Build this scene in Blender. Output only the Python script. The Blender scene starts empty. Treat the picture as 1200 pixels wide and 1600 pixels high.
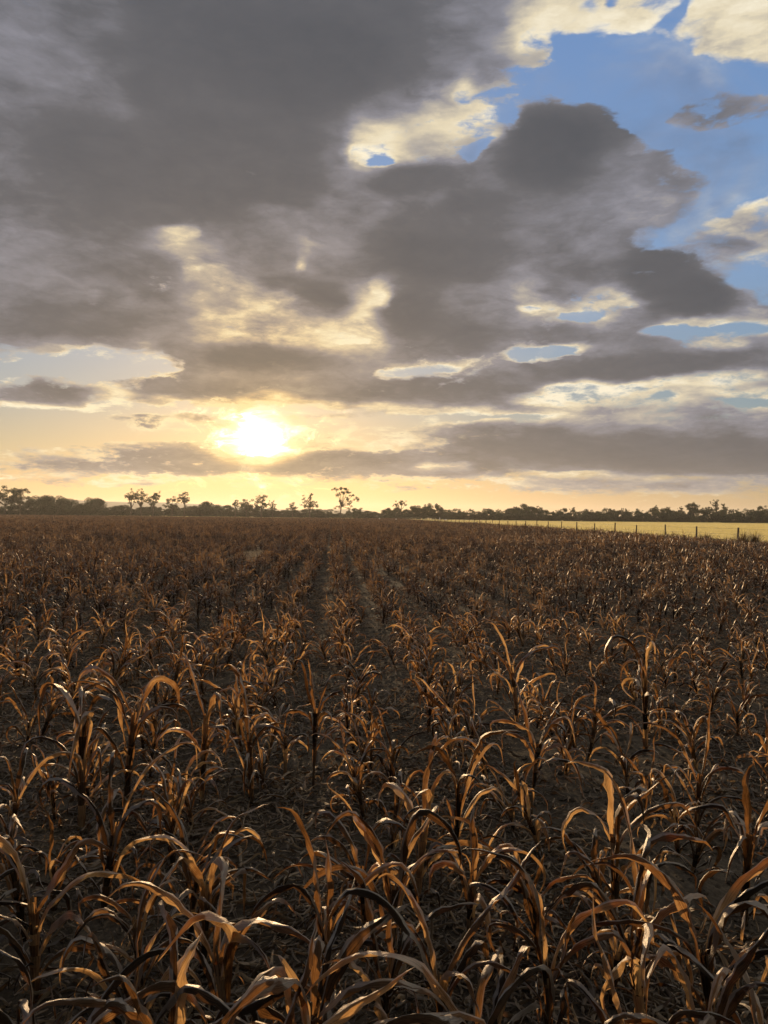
import bpy, math, random
import numpy as np
from mathutils import Vector, Matrix, noise as mnoise

R = math.radians
PI = math.pi
scene = bpy.context.scene
C = scene.collection

# ------------------------------------------------------------------ camera
EYE = 1.6
YAW, PITCH, ROLL = 4.0, 0.30, 0.62
FPX = 1155.0                                   # focal length in pixels of the 1200x1600 frame
cam_data = bpy.data.cameras.new('camera')
cam = bpy.data.objects.new('camera', cam_data)
C.objects.link(cam)
cam_data.sensor_fit = 'VERTICAL'
cam_data.sensor_height = 36.0
cam_data.sensor_width = 27.0
cam_data.lens = FPX / 1600 * 36.0
cam_data.clip_start = 0.05
cam_data.clip_end = 30000
CAMROT = Matrix.Rotation(R(-YAW), 3, 'Z') @ Matrix.Rotation(R(90 + PITCH), 3, 'X') @ Matrix.Rotation(R(ROLL), 3, 'Z')
cam.matrix_world = Matrix.Translation((0, 0, EYE)) @ CAMROT.to_4x4()
scene.camera = cam

def ray(px, py):
    return (CAMROT @ Vector(((px - 600) / FPX, (800 - py) / FPX, -1))).normalized()

def azel(px, py):
    d = ray(px, py)
    return math.atan2(d.x, d.y), math.asin(d.z)

def at_depth(px, Y):
    """ground point seen in column px at distance Y along the rows"""
    d = ray(px, 806)
    return Vector((d.x / d.y * Y, Y, 0))

# ------------------------------------------------------------------ exposure
scene.view_settings.view_transform = 'Standard'
scene.view_settings.look = 'None'
scene.view_settings.exposure = 0.0
scene.view_settings.gamma = 1.0
scene.view_settings.use_curve_mapping = False
scene.cycles.max_bounces = 6
scene.cycles.transparent_max_bounces = 8
scene.cycles.volume_bounces = 0

# ------------------------------------------------------------------ sun
SUN_AZ, SUN_EL = azel(402, 688)
sd = bpy.data.lights.new('sun', 'SUN')
sd.energy = 4.4
sd.angle = R(0.6)
sd.color = (1.0, 0.70, 0.40)
sun = bpy.data.objects.new('sun', sd)
C.objects.link(sun)
SUN_DIR = Vector((math.sin(SUN_AZ) * math.cos(SUN_EL), math.cos(SUN_AZ) * math.cos(SUN_EL), math.sin(SUN_EL)))
sun.rotation_euler = (SUN_DIR).to_track_quat('Z', 'Y').to_euler()

# ------------------------------------------------------------------ sky with clouds (world)
class NT:
    """small helper to wire node trees"""
    def __init__(s, tree):
        s.t = tree; s.n = tree.nodes; s.l = tree.links
    def node(s, typ, **kw):
        nd = s.n.new(typ)
        for k, v in kw.items(): setattr(nd, k, v)
        return nd
    def put(s, nd, i, v):
        if v is None: return
        if isinstance(v, bpy.types.NodeSocket): s.l.new(v, nd.inputs[i])
        else: nd.inputs[i].default_value = v
    def m(s, op, a, b=None, c=None, clamp=False):
        nd = s.node('ShaderNodeMath', operation=op, use_clamp=clamp)
        for i, v in enumerate((a, b, c)): s.put(nd, i, v)
        return nd.outputs[0]
    def v(s, op, a, b=None, c=None, out=0):
        nd = s.node('ShaderNodeVectorMath', operation=op)
        for i, x in enumerate((a, b, c)):
            if x is not None: s.put(nd, i, x)
        return nd.outputs[out]
    def xyz(s, x, y, z=0.0):
        nd = s.node('ShaderNodeCombineXYZ')
        for i, q in enumerate((x, y, z)): s.put(nd, i, q)
        return nd.outputs[0]
    def sep(s, v):
        nd = s.node('ShaderNodeSeparateXYZ'); s.put(nd, 0, v); return nd.outputs
    def noise(s, vec, scale, detail=4, rough=0.55, dist=0.0, col=False):
        nd = s.node('ShaderNodeTexNoise'); s.put(nd, 'Vector', vec)
        nd.inputs['Scale'].default_value = scale; nd.inputs['Detail'].default_value = detail
        nd.inputs['Roughness'].default_value = rough; nd.inputs['Distortion'].default_value = dist
        return nd.outputs['Color' if col else 'Fac']
    def smooth(s, x, a, b, lo=0.0, hi=1.0):
        nd = s.node('ShaderNodeMapRange', interpolation_type='SMOOTHSTEP')
        for i, q in enumerate((x, a, b, lo, hi)): s.put(nd, i, q)
        return nd.outputs[0]
    def lin(s, x, a, b, lo=0.0, hi=1.0):
        nd = s.node('ShaderNodeMapRange')
        for i, q in enumerate((x, a, b, lo, hi)): s.put(nd, i, q)
        return nd.outputs[0]
    def mix(s, f, a, b, mode='MIX'):
        nd = s.node('ShaderNodeMix', data_type='RGBA', blend_type=mode)
        s.put(nd, 0, f); s.put(nd, 6, a if isinstance(a, bpy.types.NodeSocket) else (*a, 1) if len(a) == 3 else a)
        s.put(nd, 7, b if isinstance(b, bpy.types.NodeSocket) else (*b, 1) if len(b) == 3 else b)
        return nd.outputs[2]
    def ramp(s, x, stops, interp='LINEAR'):
        nd = s.node('ShaderNodeValToRGB'); s.put(nd, 0, x)
        cr = nd.color_ramp; cr.interpolation = interp
        while len(cr.elements) < len(stops): cr.elements.new(0.5)
        for e, (p, c) in zip(cr.elements, stops):
            e.position = p; e.color = (*c, 1)
        return nd.outputs[0]

def lin3(r, g, b):
    f = lambda c: (c / 255 / 12.92) if c / 255 <= 0.04045 else ((c / 255 + 0.055) / 1.055) ** 2.4
    return (f(r), f(g), f(b))

# cloud cover (0 clear .. 9 thick) and cloud tone (0 dark .. 9 lit), sampled every 50 image pixels across and down
COVER = """
9999999999999999 98876688
9999999999999999 83214488
9999999999999997 41000033
9999999999999984 47622465
9999999999988669 99986531
9999999999999999 99999743
9999999999999999 99999637
9999999999999999 99996688
9999999999999999 99999954
9999999999999999 98699999
9999999999999999 77899767
2222589999999778 99999999
8987788899999999 98777666
1115776333445579 99999999
5788999999999999 99999999
2222222222222233 44444444
"""
TONE = """
4333222222222344 67998887
4432222222223335 85458886
4433222222233343 34444476
3333222222378884 33344334
3322222222388553 22333344
3332222222343333 22344445
3332233222443322 33444479
4433374334432233 33443466
4433358534333233 43211244
3344447774373334 65752235
3333446888874333 44433664
7444444444444444 33333333
4446555455555555 56876666
5555466666666654 44444444
4433444444444433 33333333
6666666666655555 55555555
"""
GW, GH = 300, 200                                # canvas: 4 px per cell, x 0..1200, y 0..800
def grid(txt):
    rows = [[int(ch) for ch in ln if ch != ' '] for ln in txt.strip().splitlines()]
    a = np.array(rows, float) / 9.0
    ys = (np.arange(GH) * 4 + 2 - 25) / 50.0; xs = (np.arange(GW) * 4 + 2 - 25) / 50.0
    def up(arr, pos):
        pos = np.clip(pos, 0, arr.shape[0] - 1.001); i = pos.astype(int); f = pos - i
        f = f * f * (3 - 2 * f)
        return arr[i] * (1 - f)[:, None] + arr[i + 1] * f[:, None]
    return up(up(a, ys).T, xs).T
cover = grid(COVER); tone = grid(TONE)
YY, XX = np.mgrid[0:GH, 0:GW]; XX = XX * 4 + 2.0; YY = YY * 4 + 2.0
def stroke(cx, cy, rx, ry, T=None, B=None, ang=0, hard=1.3):
    """an elliptical dab of cloud cover and tone"""
    a = R(ang); dx = XX - cx; dy = YY - cy
    ex = (dx * math.cos(a) + dy * math.sin(a)) / rx; ey = (-dx * math.sin(a) + dy * math.cos(a)) / ry
    w = np.clip((1.25 - np.sqrt(ex * ex + ey * ey)) * hard, 0, 1); w = w * w * (3 - 2 * w)
    if T is not None: cover[:] = cover * (1 - w) + T * w
    if B is not None: tone[:] = tone * (1 - w) + B * w
STROKES = [
    # clear blue openings, upper right
    (1000, 110, 90, 38, .0, .5, -8), (930, 120, 60, 30, .05, .5, 0), (1080, 240, 90, 30, .1, .4, 10), (1160, 250, 60, 45, .0, .5, 10),
    (1010, 190, 45, 24, .1, .4, 0), (800, 190, 26, 26, .15, .35, 30), (742, 232, 12, 24, .25, .35, 40), (592, 243, 17, 10, .0, .6, 10),
    (1060, 25, 14, 40, .2, .6, 50), (922, 15, 16, 10, .2, .8, 0), (1160, 290, 40, 30, .05, .5, 0), (1130, 315, 20, 25, .1, .5, 0),
    # the grey cloud heap right of centre
    (880, 215, 110, 55, .95, .22, 0), (840, 240, 60, 50, .95, .15, 0), (1000, 270, 100, 50, .9, .33, 10), (1000, 320, 85, 45, .9, .42, 0),
    (1100, 180, 85, 18, .62, .35, -12), (1120, 250, 60, 22, .3, .3, 0),
    # lit cloud edges at the top right
    (830, 85, 36, 26, .8, .75, -40), (850, 60, 22, 30, .75, .85, 20), (905, 35, 45, 24, .9, .9, -15), (985, 30, 45, 24, .95, 1., -20),
    (1050, 48, 32, 7, .6, .9, -30), (1115, 78, 46, 14, .8, 1.0, -20), (1160, 60, 70, 40, 1., .78, 0), (1130, 10, 75, 24, .95, .95, 0),
    (735, 160, 22, 34, .75, .8, -20), (755, 178, 14, 14, .7, .9, 0),
    # lit hollow round the little blue hole
    (620, 190, 70, 36, .8, .68, -10), (575, 205, 40, 36, .85, .72, -20), (625, 170, 48, 18, .9, .6, -10), (575, 225, 35, 14, .75, .9, -10), (590, 243, 19, 9, .0, .6, 10),
    (650, 225, 30, 14, .8, .55, 0),
    # right edge clouds
    (1150, 345, 44, 18, .95, 1.0, -32), (1190, 320, 20, 14, .75, .85, -20), (1140, 385, 60, 16, .85, .35, 5), (1180, 400, 40, 12, .7, .7, 0),
    (1050, 378, 30, 10, .1, .6, -20), (1080, 360, 30, 10, .15, .6, -30), (1170, 435, 45, 14, .15, .5, 0), (1190, 460, 20, 18, .6, .3, 0),
    (1080, 460, 70, 40, .95, .12, 8), (1030, 420, 60, 30, .95, .15, 10), (950, 430, 40, 20, .95, .3, -20),
    # yellow hollows in the grey deck
    (288, 362, 24, 13, .95, .75, 0), (320, 435, 34, 24, .9, .9, 20), (300, 460, 20, 30, .95, .55, 0), (345, 470, 38, 14, .9, .6, 10),
    (362, 508, 34, 13, .85, .88, 5), (430, 480, 30, 18, .9, .9, -30), (460, 500, 34, 12, .85, 1., 12), (530, 525, 56, 12, .82, 1., 10), (410, 560, 120, 22, 1., .24, 3), (500, 455, 60, 16, 1., .18, 10), (640, 490, 60, 40, 1., .2, 0), (330, 405, 22, 14, .95, .5, 0),
    (595, 455, 14, 26, .9, .68, -20), (480, 385, 22, 30, .9, .46, 30), (470, 412, 10, 8, .8, .7, 0), (145, 465, 12, 10, .9, .6, 0),
    (450, 440, 50, 20, .98, .25, 0), (240, 430, 50, 40, .95, .30, 0),
    # middle right
    (830, 485, 30, 8, .7, .85, 5), (905, 492, 38, 9, .1, .8, -8), (960, 465, 45, 16, .72, .7, 0), (980, 470, 12, 10, .3, .9, 0), (870, 530, 100, 22, .92, .3, 0),
    (815, 560, 30, 8, .05, .7, 0), (860, 552, 50, 8, .1, .8, -6), (640, 580, 60, 7, .2, .7, -5), (700, 574, 25, 5, .2, .9, 0), (720, 530, 60, 38, .95, .25, 0),
    (1130, 540, 40, 9, .75, .95, 0), (1060, 520, 60, 10, .15, .7, 0), (1000, 575, 220, 24, .95, .24, -6), (700, 610, 180, 26, .95, .28, 2),
    (1160, 515, 60, 9, .15, .8, 0),
    # band below the long right bar: broken lit cloud
    (900, 605, 60, 12, .72, .9, -5), (1010, 600, 90, 11, .75, .85, -8), (1110, 592, 90, 12, .70, .9, -4), (870, 622, 90, 9, .68, .9, 0), (1035, 618, 20, 7, .1, .8, 0), (1165, 628, 50, 8, .1, .8, 0), (1155, 612, 45, 5, .5, .9, 0),
    (960, 645, 70, 16, .85, .45, 0), (1110, 640, 60, 14, .85, .45, 0), (1010, 650, 50, 14, .8, .6, 0),
    (760, 650, 110, 7, .15, .85, 0), (640, 655, 90, 8, .25, .7, 0), (700, 672, 60, 10, .7, .6, 10), (630, 690, 60, 8, .55, .8, 0),
    (900, 700, 260, 34, .98, .24, 3), (1100, 705, 200, 34, .98, .22, 2), (760, 672, 60, 14, .9, .4, 0),
    # left: strip of blue, low clouds
    (110, 572, 120, 12, .05, .6, 2), (230, 575, 50, 8, .15, .6, 0), (12, 560, 26, 10, .7, .9, 0), (60, 562, 12, 4, .55, .9, 0),
    (90, 612, 110, 17, .92, .33, 2), (175, 620, 40, 11, .7, .65, 0), (200, 598, 60, 5, .55, .8, 4), (300, 605, 120, 20, .92, .36, 3),
    (60, 655, 130, 16, .03, .6, 0), (35, 20, 60, 60, 1., .44, 0), (60, 130, 90, 70, 1., .38, 0), (330, 640, 90, 5, .5, .95, 4),
    (235, 655, 80, 7, .85, .4, 3), (310, 665, 46, 9, .72, .62, 0), (110, 680, 160, 9, .05, .6, 0), (260, 683, 100, 5, .1, .8, 0), (240, 640, 90, 4, .15, .8, 2),
    (60, 710, 130, 14, .62, .6, 0), (130, 722, 120, 9, .85, .35, 0), (250, 716, 120, 20, .92, .36, 0), (60, 742, 120, 7, .6, .7, 0), (170, 750, 120, 8, .8, .42, 2),
    (520, 722, 170, 22, .96, .34, 0), (440, 733, 60, 10, .96, .34, 0), (400, 750, 75, 12, .45, 1.0, 0), (300, 748, 50, 5, .5, .9, 0),
    (540, 752, 60, 4, .5, .7, 0), (630, 762, 60, 4, .6, .4, 0), (650, 730, 120, 14, .95, .36, 0), (690, 728, 40, 5, .7, .85, 0),
    # round the sun
    (400, 690, 70, 20, .0, 1, 0), (415, 650, 34, 20, .0, 1, 0), (450, 676, 50, 8, .1, 1, 0), (300, 633, 40, 3, .35, 1, 8), (500, 641, 90, 4, .3, 1, 2), (620, 648, 80, 3, .3, 1, 2),
    (480, 612, 140, 20, .93, .38, 2), (530, 665, 50, 10, .45, .8, 0), (500, 690, 40, 3, .6, .8, 0), (560, 690, 60, 3, .5, .8, 0),
    # low light bar at the right and pale strip beneath the deck
    (980, 757, 250, 13, .92, .55, 1), (760, 752, 70, 5, .6, .6, 0), (1180, 760, 60, 6, .6, .5, 0), (950, 741, 180, 3, .45, .9, 2), (700, 752, 60, 3, .4, .9, 0),
    (600, 783, 700, 10, .08, .6, 1), (140, 770, 200, 6, .15, .6, 0), (950, 777, 260, 4, .2, .6, 0), (760, 775, 60, 2.5, .5, .6, 0),
]
MORE = [
    (1065, 25, 12, 34, .1, .6, 30), (925, 64, 30, 9, .3, .6, 0), (952, 6, 10, 9, .15, .6, 0), (1010, 66, 30, 8, .2, .6, -20),
    (860, 230, 80, 55, .98, .12, 0), (640, 285, 90, 28, 1., .22, 0), (690, 400, 130, 50, 1., .20, 0), (450, 90, 230, 90, 1., .16, 10), (200, 260, 200, 80, 1., .22, 20),
    (450, 345, 70, 22, 1., .42, 10), (1000, 325, 60, 40, .98, .52, 0), (560, 330, 40, 40, 1., .40, 0), (250, 330, 60, 18, 1., .26, 0), (90, 400, 120, 30, 1., .40, 0), (120, 500, 160, 30, 1., .27, 0),
    (288, 360, 24, 14, 1., .95, 0), (590, 458, 13, 26, .95, .95, -20), (470, 408, 7, 9, .95, .9, 20), (480, 385, 16, 22, 1., .55, 30),
    (845, 482, 32, 9, .85, 1.0, 5), (965, 470, 34, 12, .85, .95, 0), (900, 492, 32, 8, .1, .6, -6), (1105, 537, 30, 8, .8, 1.0, 0),
    (75, 590, 70, 4, .8, .95, 4), (160, 602, 40, 5, .75, 1.0, 6), (180, 618, 34, 9, .8, .9, 0), (60, 634, 120, 4, .7, .95, 2),
    (290, 660, 40, 8, .75, .85, 8), (640, 690, 50, 4, .7, .95, 0), (690, 729, 46, 5, .9, 1.05, -3), (40, 700, 90, 5, .7, .95, 2), (110, 746, 110, 4, .65, .95, 2), (265, 746, 80, 4, .65, 1.0, 0),
    (400, 748, 76, 9, .62, 1.3, 0), (790, 656, 60, 4, .75, .95, 3), (700, 652, 70, 4, .5, .95, 0), (830, 741, 130, 3, .6, .95, -2), (560, 622, 160, 4, 1., .3, 0), (700, 635, 160, 4, .8, .75, 0),
]
for s_ in STROKES + MORE: stroke(*s_)
# cloud edges that face the sun are lit, those turned away are duller
def shifted(f, d):
    rx_ = 402 - XX; ry_ = 688 - YY; L_ = np.sqrt(rx_ ** 2 + ry_ ** 2) + 1
    ix = np.clip(((XX + rx_ / L_ * d) / 4).astype(int), 0, GW - 1); iy = np.clip(((YY + ry_ / L_ * d) / 4).astype(int), 0, GH - 1)
    return f[iy, ix]
faceto = sum(np.clip(cover - shifted(cover, d), 0, 1) for d in (8, 16, 26)) / 3
faceaw = sum(np.clip(shifted(cover, d) - cover, 0, 1) for d in (8, 16)) / 2
close = .55 + .45 * np.exp(-np.hypot(XX - 402, YY - 688) / 350)
tone += faceto * 1.25 * close - faceaw * .25

tone = np.interp(tone, [0, .2, .34, .5, .7, 1.0, 1.4], [-.03, .16, .32, .47, .82, 1.18, 1.3])
tone = np.minimum(tone, .84 + .5 * np.exp(-np.hypot(XX - 402, YY - 688) / 220))

def separable(nt, field, u, v, rank):
    """sum over k of f_k(u) * g_k(v): a smooth two-dimensional field out of curve nodes"""
    mean = field.mean()
    U, S, V = np.linalg.svd(field - mean, full_matrices=False)
    total = None
    for k0 in range(0, rank, 3):
        fu = np.zeros((3, GW)); gv = np.zeros((3, GH)); sc = []
        for j in range(3):
            k = k0 + j
            a, b = V[k], U[:, k] * S[k]
            ma, mb = abs(a).max() + 1e-9, abs(b).max() + 1e-9
            fu[j] = a / ma * .5 + .5; gv[j] = b / mb * .5 + .5; sc.append(ma * mb)
        outs = []
        for arr, inp, npts in ((fu, u, 150), (gv, v, 134)):
            nd = nt.node('ShaderNodeRGBCurve')
            mp = nd.mapping; mp.use_clip = False
            n = arr.shape[1]
            for j in range(3):
                cv = mp.curves[j]
                xs = np.linspace(0, 1, npts)
                ys = np.interp(xs * (n - 1), np.arange(n), arr[j])
                while len(cv.points) < npts: cv.points.new(0.5, 0.5)
                for q, pt in enumerate(cv.points):
                    pt.location = (float(xs[q]), float(ys[q])); pt.handle_type = 'VECTOR'
            mp.update()
            nt.put(nd, 'Color', nt.xyz(inp, inp, inp))
            outs.append(nt.v('MULTIPLY_ADD', nd.outputs[0], (2, 2, 2), (-1, -1, -1)))
        wgt = nt.v('MULTIPLY', outs[1], tuple(sc))
        d = nt.v('DOT_PRODUCT', outs[0], wgt, out=1)
        total = d if total is None else nt.m('ADD', total, d)
    return nt.m('ADD', total, float(mean))

world = bpy.data.worlds.new('World')
scene.world = world
world.use_nodes = True
w = NT(world.node_tree)
w.n.clear()
out = w.node('ShaderNodeOutputWorld'); bg = w.node('ShaderNodeBackground')
SKY_STRENGTH = 0.1
bg.inputs['Strength'].default_value = SKY_STRENGTH
w.l.new(bg.outputs[0], out.inputs[0])
world.cycles.sampling_method = 'MANUAL'
world.cycles.sample_map_resolution = 512
tc = w.node('ShaderNodeTexCoord')
dirv = w.v('NORMALIZE', tc.outputs['Generated'])
dx, dy, dz = w.sep(dirv)
az = w.m('ARCTAN2', dx, dy)
el = w.m('ARCSINE', dz)
# a gnomonic chart of the sky, copying the camera's rotation and image plane: its middle lies 4 degrees right of the crop rows, just above the horizon
CAM_AXES = Matrix.Rotation(R(-4.0), 3, 'Z') @ Matrix.Rotation(R(90.3), 3, 'X') @ Matrix.Rotation(R(0.62), 3, 'Z')
RX, RY, RZ = CAM_AXES.col
cxn = w.v('DOT_PRODUCT', dirv, tuple(RX), out=1); cyn = w.v('DOT_PRODUCT', dirv, tuple(RY), out=1)
czn = w.m('MAXIMUM', w.m('MULTIPLY', w.v('DOT_PRODUCT', dirv, tuple(RZ), out=1), -1.0), 0.15)
u0 = w.m('MULTIPLY_ADD', w.m('DIVIDE', cxn, czn), 0.9625, 0.5)
v0 = w.m('MULTIPLY_ADD', w.m('DIVIDE', cyn, czn), -1.44375, 1.0)
# noise laid out on a flat cloud deck, so that it foreshortens towards the horizon
zc = w.m('ADD', w.m('MAXIMUM', dz, 0.0), 0.24)
deck = w.xyz(w.m('DIVIDE', dx, zc), w.m('DIVIDE', dy, zc), w.m('MULTIPLY', dz, 3.0))
warp = w.v('SUBTRACT', w.noise(deck, 4.5, 6, 0.58, 0.0, col=True), (0.5, 0.5, 0.5))
wx, wy, wz = w.sep(warp)
hgt = w.smooth(dz, 0.0, 0.5, 0.22, 1.0)
u = w.m('ADD', u0, w.m('MULTIPLY', wx, w.m('MULTIPLY', hgt, 0.075)), clamp=True)
v = w.m('ADD', v0, w.m('MULTIPLY', wy, w.m('MULTIPLY', hgt, 0.085)), clamp=True)
Tf = separable(w, cover, u, v, 42)
Bf = separable(w, tone, u, v, 42)
n1 = w.m('SUBTRACT', w.noise(deck, 7.5, 10, 0.62, 0.15), 0.5)
n2 = w.m('SUBTRACT', w.noise(w.v('ADD', deck, (7.3, 2.1, 4.4)), 3.4, 6, 0.5, 0.4), 0.5)
sunward = w.v('SCALE', (math.sin(SUN_AZ), math.cos(SUN_AZ), 0), None); w.put(sunward.node, 3, w.m('DIVIDE', 0.05, zc))
na = w.noise(deck, 5.0, 4, 0.5, 0.3)
nb = w.noise(w.v('ADD', deck, sunward), 5.0, 4, 0.5, 0.3)
relief = w.m('SUBTRACT', na, nb)
soft = w.smooth(w.noise(w.v('ADD', deck, (3.3, 5.1, 0.4)), 1.4, 2, 0.5), 0.35, 0.65)
n3 = w.m('SUBTRACT', w.noise(w.v('ADD', deck, (1.3, 9.1, 2.4)), 26.0, 7, 0.68, 0.3), 0.5)
vor = w.node('ShaderNodeTexVoronoi', feature='F1')
w.put(vor, 'Vector', w.v('ADD', deck, w.v('MULTIPLY', warp, (.22, .22, .22)))); vor.inputs['Scale'].default_value = 15.0; vor.inputs['Detail'].default_value = 3.0; vor.inputs['Roughness'].default_value = 0.6; vor.inputs['Randomness'].default_value = 1.0
billow = w.m('SUBTRACT', 0.42, vor.outputs['Distance'])
Tn = w.m('ADD', Tf, w.m('ADD', w.m('MULTIPLY', n1, 1.1), w.m('ADD', w.m('MULTIPLY', n3, 0.34), w.m('MULTIPLY_ADD', billow, 0.30, 0.05))))
Tn = w.m('ADD', Tn, w.smooth(Tf, 0.84, 1.0, 0.0, 0.22))
coverf = w.smooth(Tn, w.lin(soft, 0, 1, 0.32, 0.14), w.lin(soft, 0, 1, 0.62, 0.86))
coverf = w.m('MAXIMUM', coverf, w.m('MULTIPLY', w.smooth(w.noise(w.v('ADD', deck, (4.4, 4.4, 0)), 3.0, 6, 0.55, 1.0), 0.45, 0.75), w.smooth(dz, 0.12, 0.35, 0.0, 0.35)))
thin = w.m('MULTIPLY', w.smooth(Tn, 0.45, 0.85, 1.0, 0.0), w.smooth(n2, -0.12, 0.12))
sunang = w.m('ARCCOSINE', w.m('MINIMUM', w.v('DOT_PRODUCT', dirv, tuple(SUN_DIR), out=1), 0.999999))   # radians
near = w.m('EXPONENT', w.m('MULTIPLY', sunang, -1 / 0.26))
low = w.m('EXPONENT', w.m('MULTIPLY', w.m('MAXIMUM', dz, 0.0), -1 / 0.14))
Bn = w.m('ADD', Bf, w.m('ADD', w.m('MULTIPLY', n2, w.m('MULTIPLY_ADD', Bf, 0.36, 0.06)), w.m('MULTIPLY', relief, w.m('MULTIPLY_ADD', Bf, 0.9, -0.10))))
fine = w.m('SUBTRACT', w.noise(w.v('ADD', deck, (2.2, 8.8, 1.1)), 11.0, 6, 0.52, 0.2), 0.5)
mott = w.smooth(w.noise(w.v('ADD', deck, (6.1, 0.7, 3.3)), 5.5, 7, 0.55, 0.3), 0.38, 0.64)
Bn = w.m('ADD', Bn, w.m('MULTIPLY', w.m('MULTIPLY_ADD', n1, 0.8, w.m('MULTIPLY', fine, 0.3)), w.m('MULTIPLY', Bf, 0.6)))
Bn = w.m('SUBTRACT', Bn, w.m('MULTIPLY', w.m('MULTIPLY', Bf, Bf), w.m('MULTIPLY', mott, 0.26)))
Bn = w.m('ADD', Bn, w.m('MULTIPLY_ADD', w.m('MULTIPLY', billow, Bf), 0.22, 0.015))
Bn = w.m('ADD', Bn, w.m('MULTIPLY', thin, w.m('MULTIPLY_ADD', near, 1.2, 0.08)))
cool = w.ramp(Bn, [(0.0, lin3(70, 76, 86)), (0.22, lin3(95, 98, 106)), (0.42, lin3(136, 138, 150)), (0.62, lin3(184, 178, 168)), (0.8, lin3(228, 216, 188)), (1.0, lin3(252, 243, 220))])
warm = w.ramp(Bn, [(0.0, lin3(100, 90, 80)), (0.22, lin3(132, 115, 96)), (0.42, lin3(168, 143, 112)), (0.62, lin3(204, 168, 120)), (0.8, lin3(236, 198, 132)), (1.0, lin3(252, 224, 154))])
wf = w.m('ADD', w.m('MULTIPLY', w.m('EXPONENT', w.m('MULTIPLY', sunang, -1 / 0.17)), 1.2), w.m('MULTIPLY', low, 0.14), clamp=True)
cloud = w.mix(wf, cool, warm)
# clear air: the Nishita sky, graded towards pale gold low down near the sun
nish = w.node('ShaderNodeTexSky', sky_type='NISHITA')
nish.sun_disc = False
nish.sun_elevation = SUN_EL
nish.sun_rotation = SUN_AZ
nish.altitude = 100; nish.air_density = 1.0; nish.dust_density = 1.2; nish.ozone_density = 1.5
skyc = w.v('SCALE', nish.outputs[0], None)
skyc.node.inputs[3].default_value = SKY_STRENGTH
grad = w.ramp(w.m('MAXIMUM', dz, 0.0), [(0.0, lin3(196, 158, 108)), (0.075, lin3(158, 158, 138)), (0.14, lin3(124, 152, 170)), (0.30, lin3(124, 162, 208)), (0.55, lin3(112, 152, 208)), (1.0, lin3(70, 105, 170))])
clear = w.mix(0.78, skyc, grad)
goldn = w.m('MULTIPLY', w.m('EXPONENT', w.m('MULTIPLY', sunang, -1 / 0.22)), low, clamp=True)
clear = w.mix(w.m('MULTIPLY', goldn, 1.2, clamp=True), clear, lin3(228, 168, 88))
col = w.mix(coverf, clear, cloud)
# light of the sun itself through the gap: bright aureole, dimmed by whatever cloud stands in front
sunrag = w.m('MULTIPLY', sunang, w.smooth(w.noise(w.v('MULTIPLY', dirv, (1.0, 1.0, 1.8)), 22.0, 6, 0.62, 0.9), 0.34, 0.66, 2.4, 0.42))
g1 = w.m('MULTIPLY', w.m('ADD', w.m('MULTIPLY', w.m('EXPONENT', w.m('MULTIPLY', sunrag, -1 / 0.017)), 8.0), w.m('MULTIPLY', w.m('EXPONENT', w.m('MULTIPLY', sunang, -1 / 0.022)), 1.3)), w.smooth(w.m('ADD', w.m('MULTIPLY', n1, 1.5), w.m('EXPONENT', w.m('MULTIPLY', sunang, -1 / 0.03))), -0.1, 0.5, 0.35, 1.25))
g2 = w.m('MULTIPLY', w.m('EXPONENT', w.m('MULTIPLY', sunang, -1 / 0.055)), 0.42)
g3 = w.m('MULTIPLY', w.m('EXPONENT', w.m('MULTIPLY', sunang, -1 / 0.16)), 0.05)
dim = w.m('SUBTRACT', 1.0, w.m('MULTIPLY', coverf, 0.90))
gcol = w.v('SCALE', (1.0, 0.80, 0.42), None)
nt_scale = gcol.node
w.put(nt_scale, 3, w.m('ADD', w.m('MULTIPLY', w.m('ADD', g1, g2), dim), w.m('MULTIPLY', g3, w.m('MULTIPLY_ADD', dim, 0.5, 0.5))))
col = w.v('ADD', col, gcol)
ground_tint = w.smooth(dz, -0.03, 0.0)
col = w.mix(ground_tint, lin3(60, 50, 40), col)
final = w.v('SCALE', col, None); final.node.inputs[3].default_value = 1 / SKY_STRENGTH
w.l.new(final, bg.inputs['Color'])
#SKYEND
# ------------------------------------------------------------------ helpers for objects
rng = random.Random(11)
def tag(o, label=None, cat=None, group=None, kind=None):
    if label: o['label'] = label
    if cat: o['category'] = cat
    if group: o['group'] = group
    if kind: o['kind'] = kind
    return o

def mesh_of(name, verts, faces, mat, smooth=True, uvs=None):
    me = bpy.data.meshes.new(name)
    me.from_pydata([tuple(v) for v in verts] if not isinstance(verts, np.ndarray) else verts.tolist(), [], faces if not isinstance(faces, np.ndarray) else faces.tolist())
    if smooth: me.polygons.foreach_set('use_smooth', [True] * len(me.polygons))
    if uvs is not None:
        uvl = me.uv_layers.new(name='uv')
        li = np.zeros(len(me.loops), dtype=np.int32); me.loops.foreach_get('vertex_index', li)
        uvl.data.foreach_set('uv', np.array(uvs, dtype=np.float32)[li].ravel())
    if mat: me.materials.append(mat)
    me.update()
    return me

def obj(name, me, parent=None, loc=None):
    o = bpy.data.objects.new(name, me); C.objects.link(o)
    if parent: o.parent = parent
    if loc is not None: o.location = loc
    return o

def empty(name, loc, rz=0.0, sc=1.0):
    o = bpy.data.objects.new(name, None); C.objects.link(o)
    o.empty_display_size = 0.1
    o.location = loc; o.rotation_euler = (0, 0, rz); o.scale = (sc, sc, sc)
    return o

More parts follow.
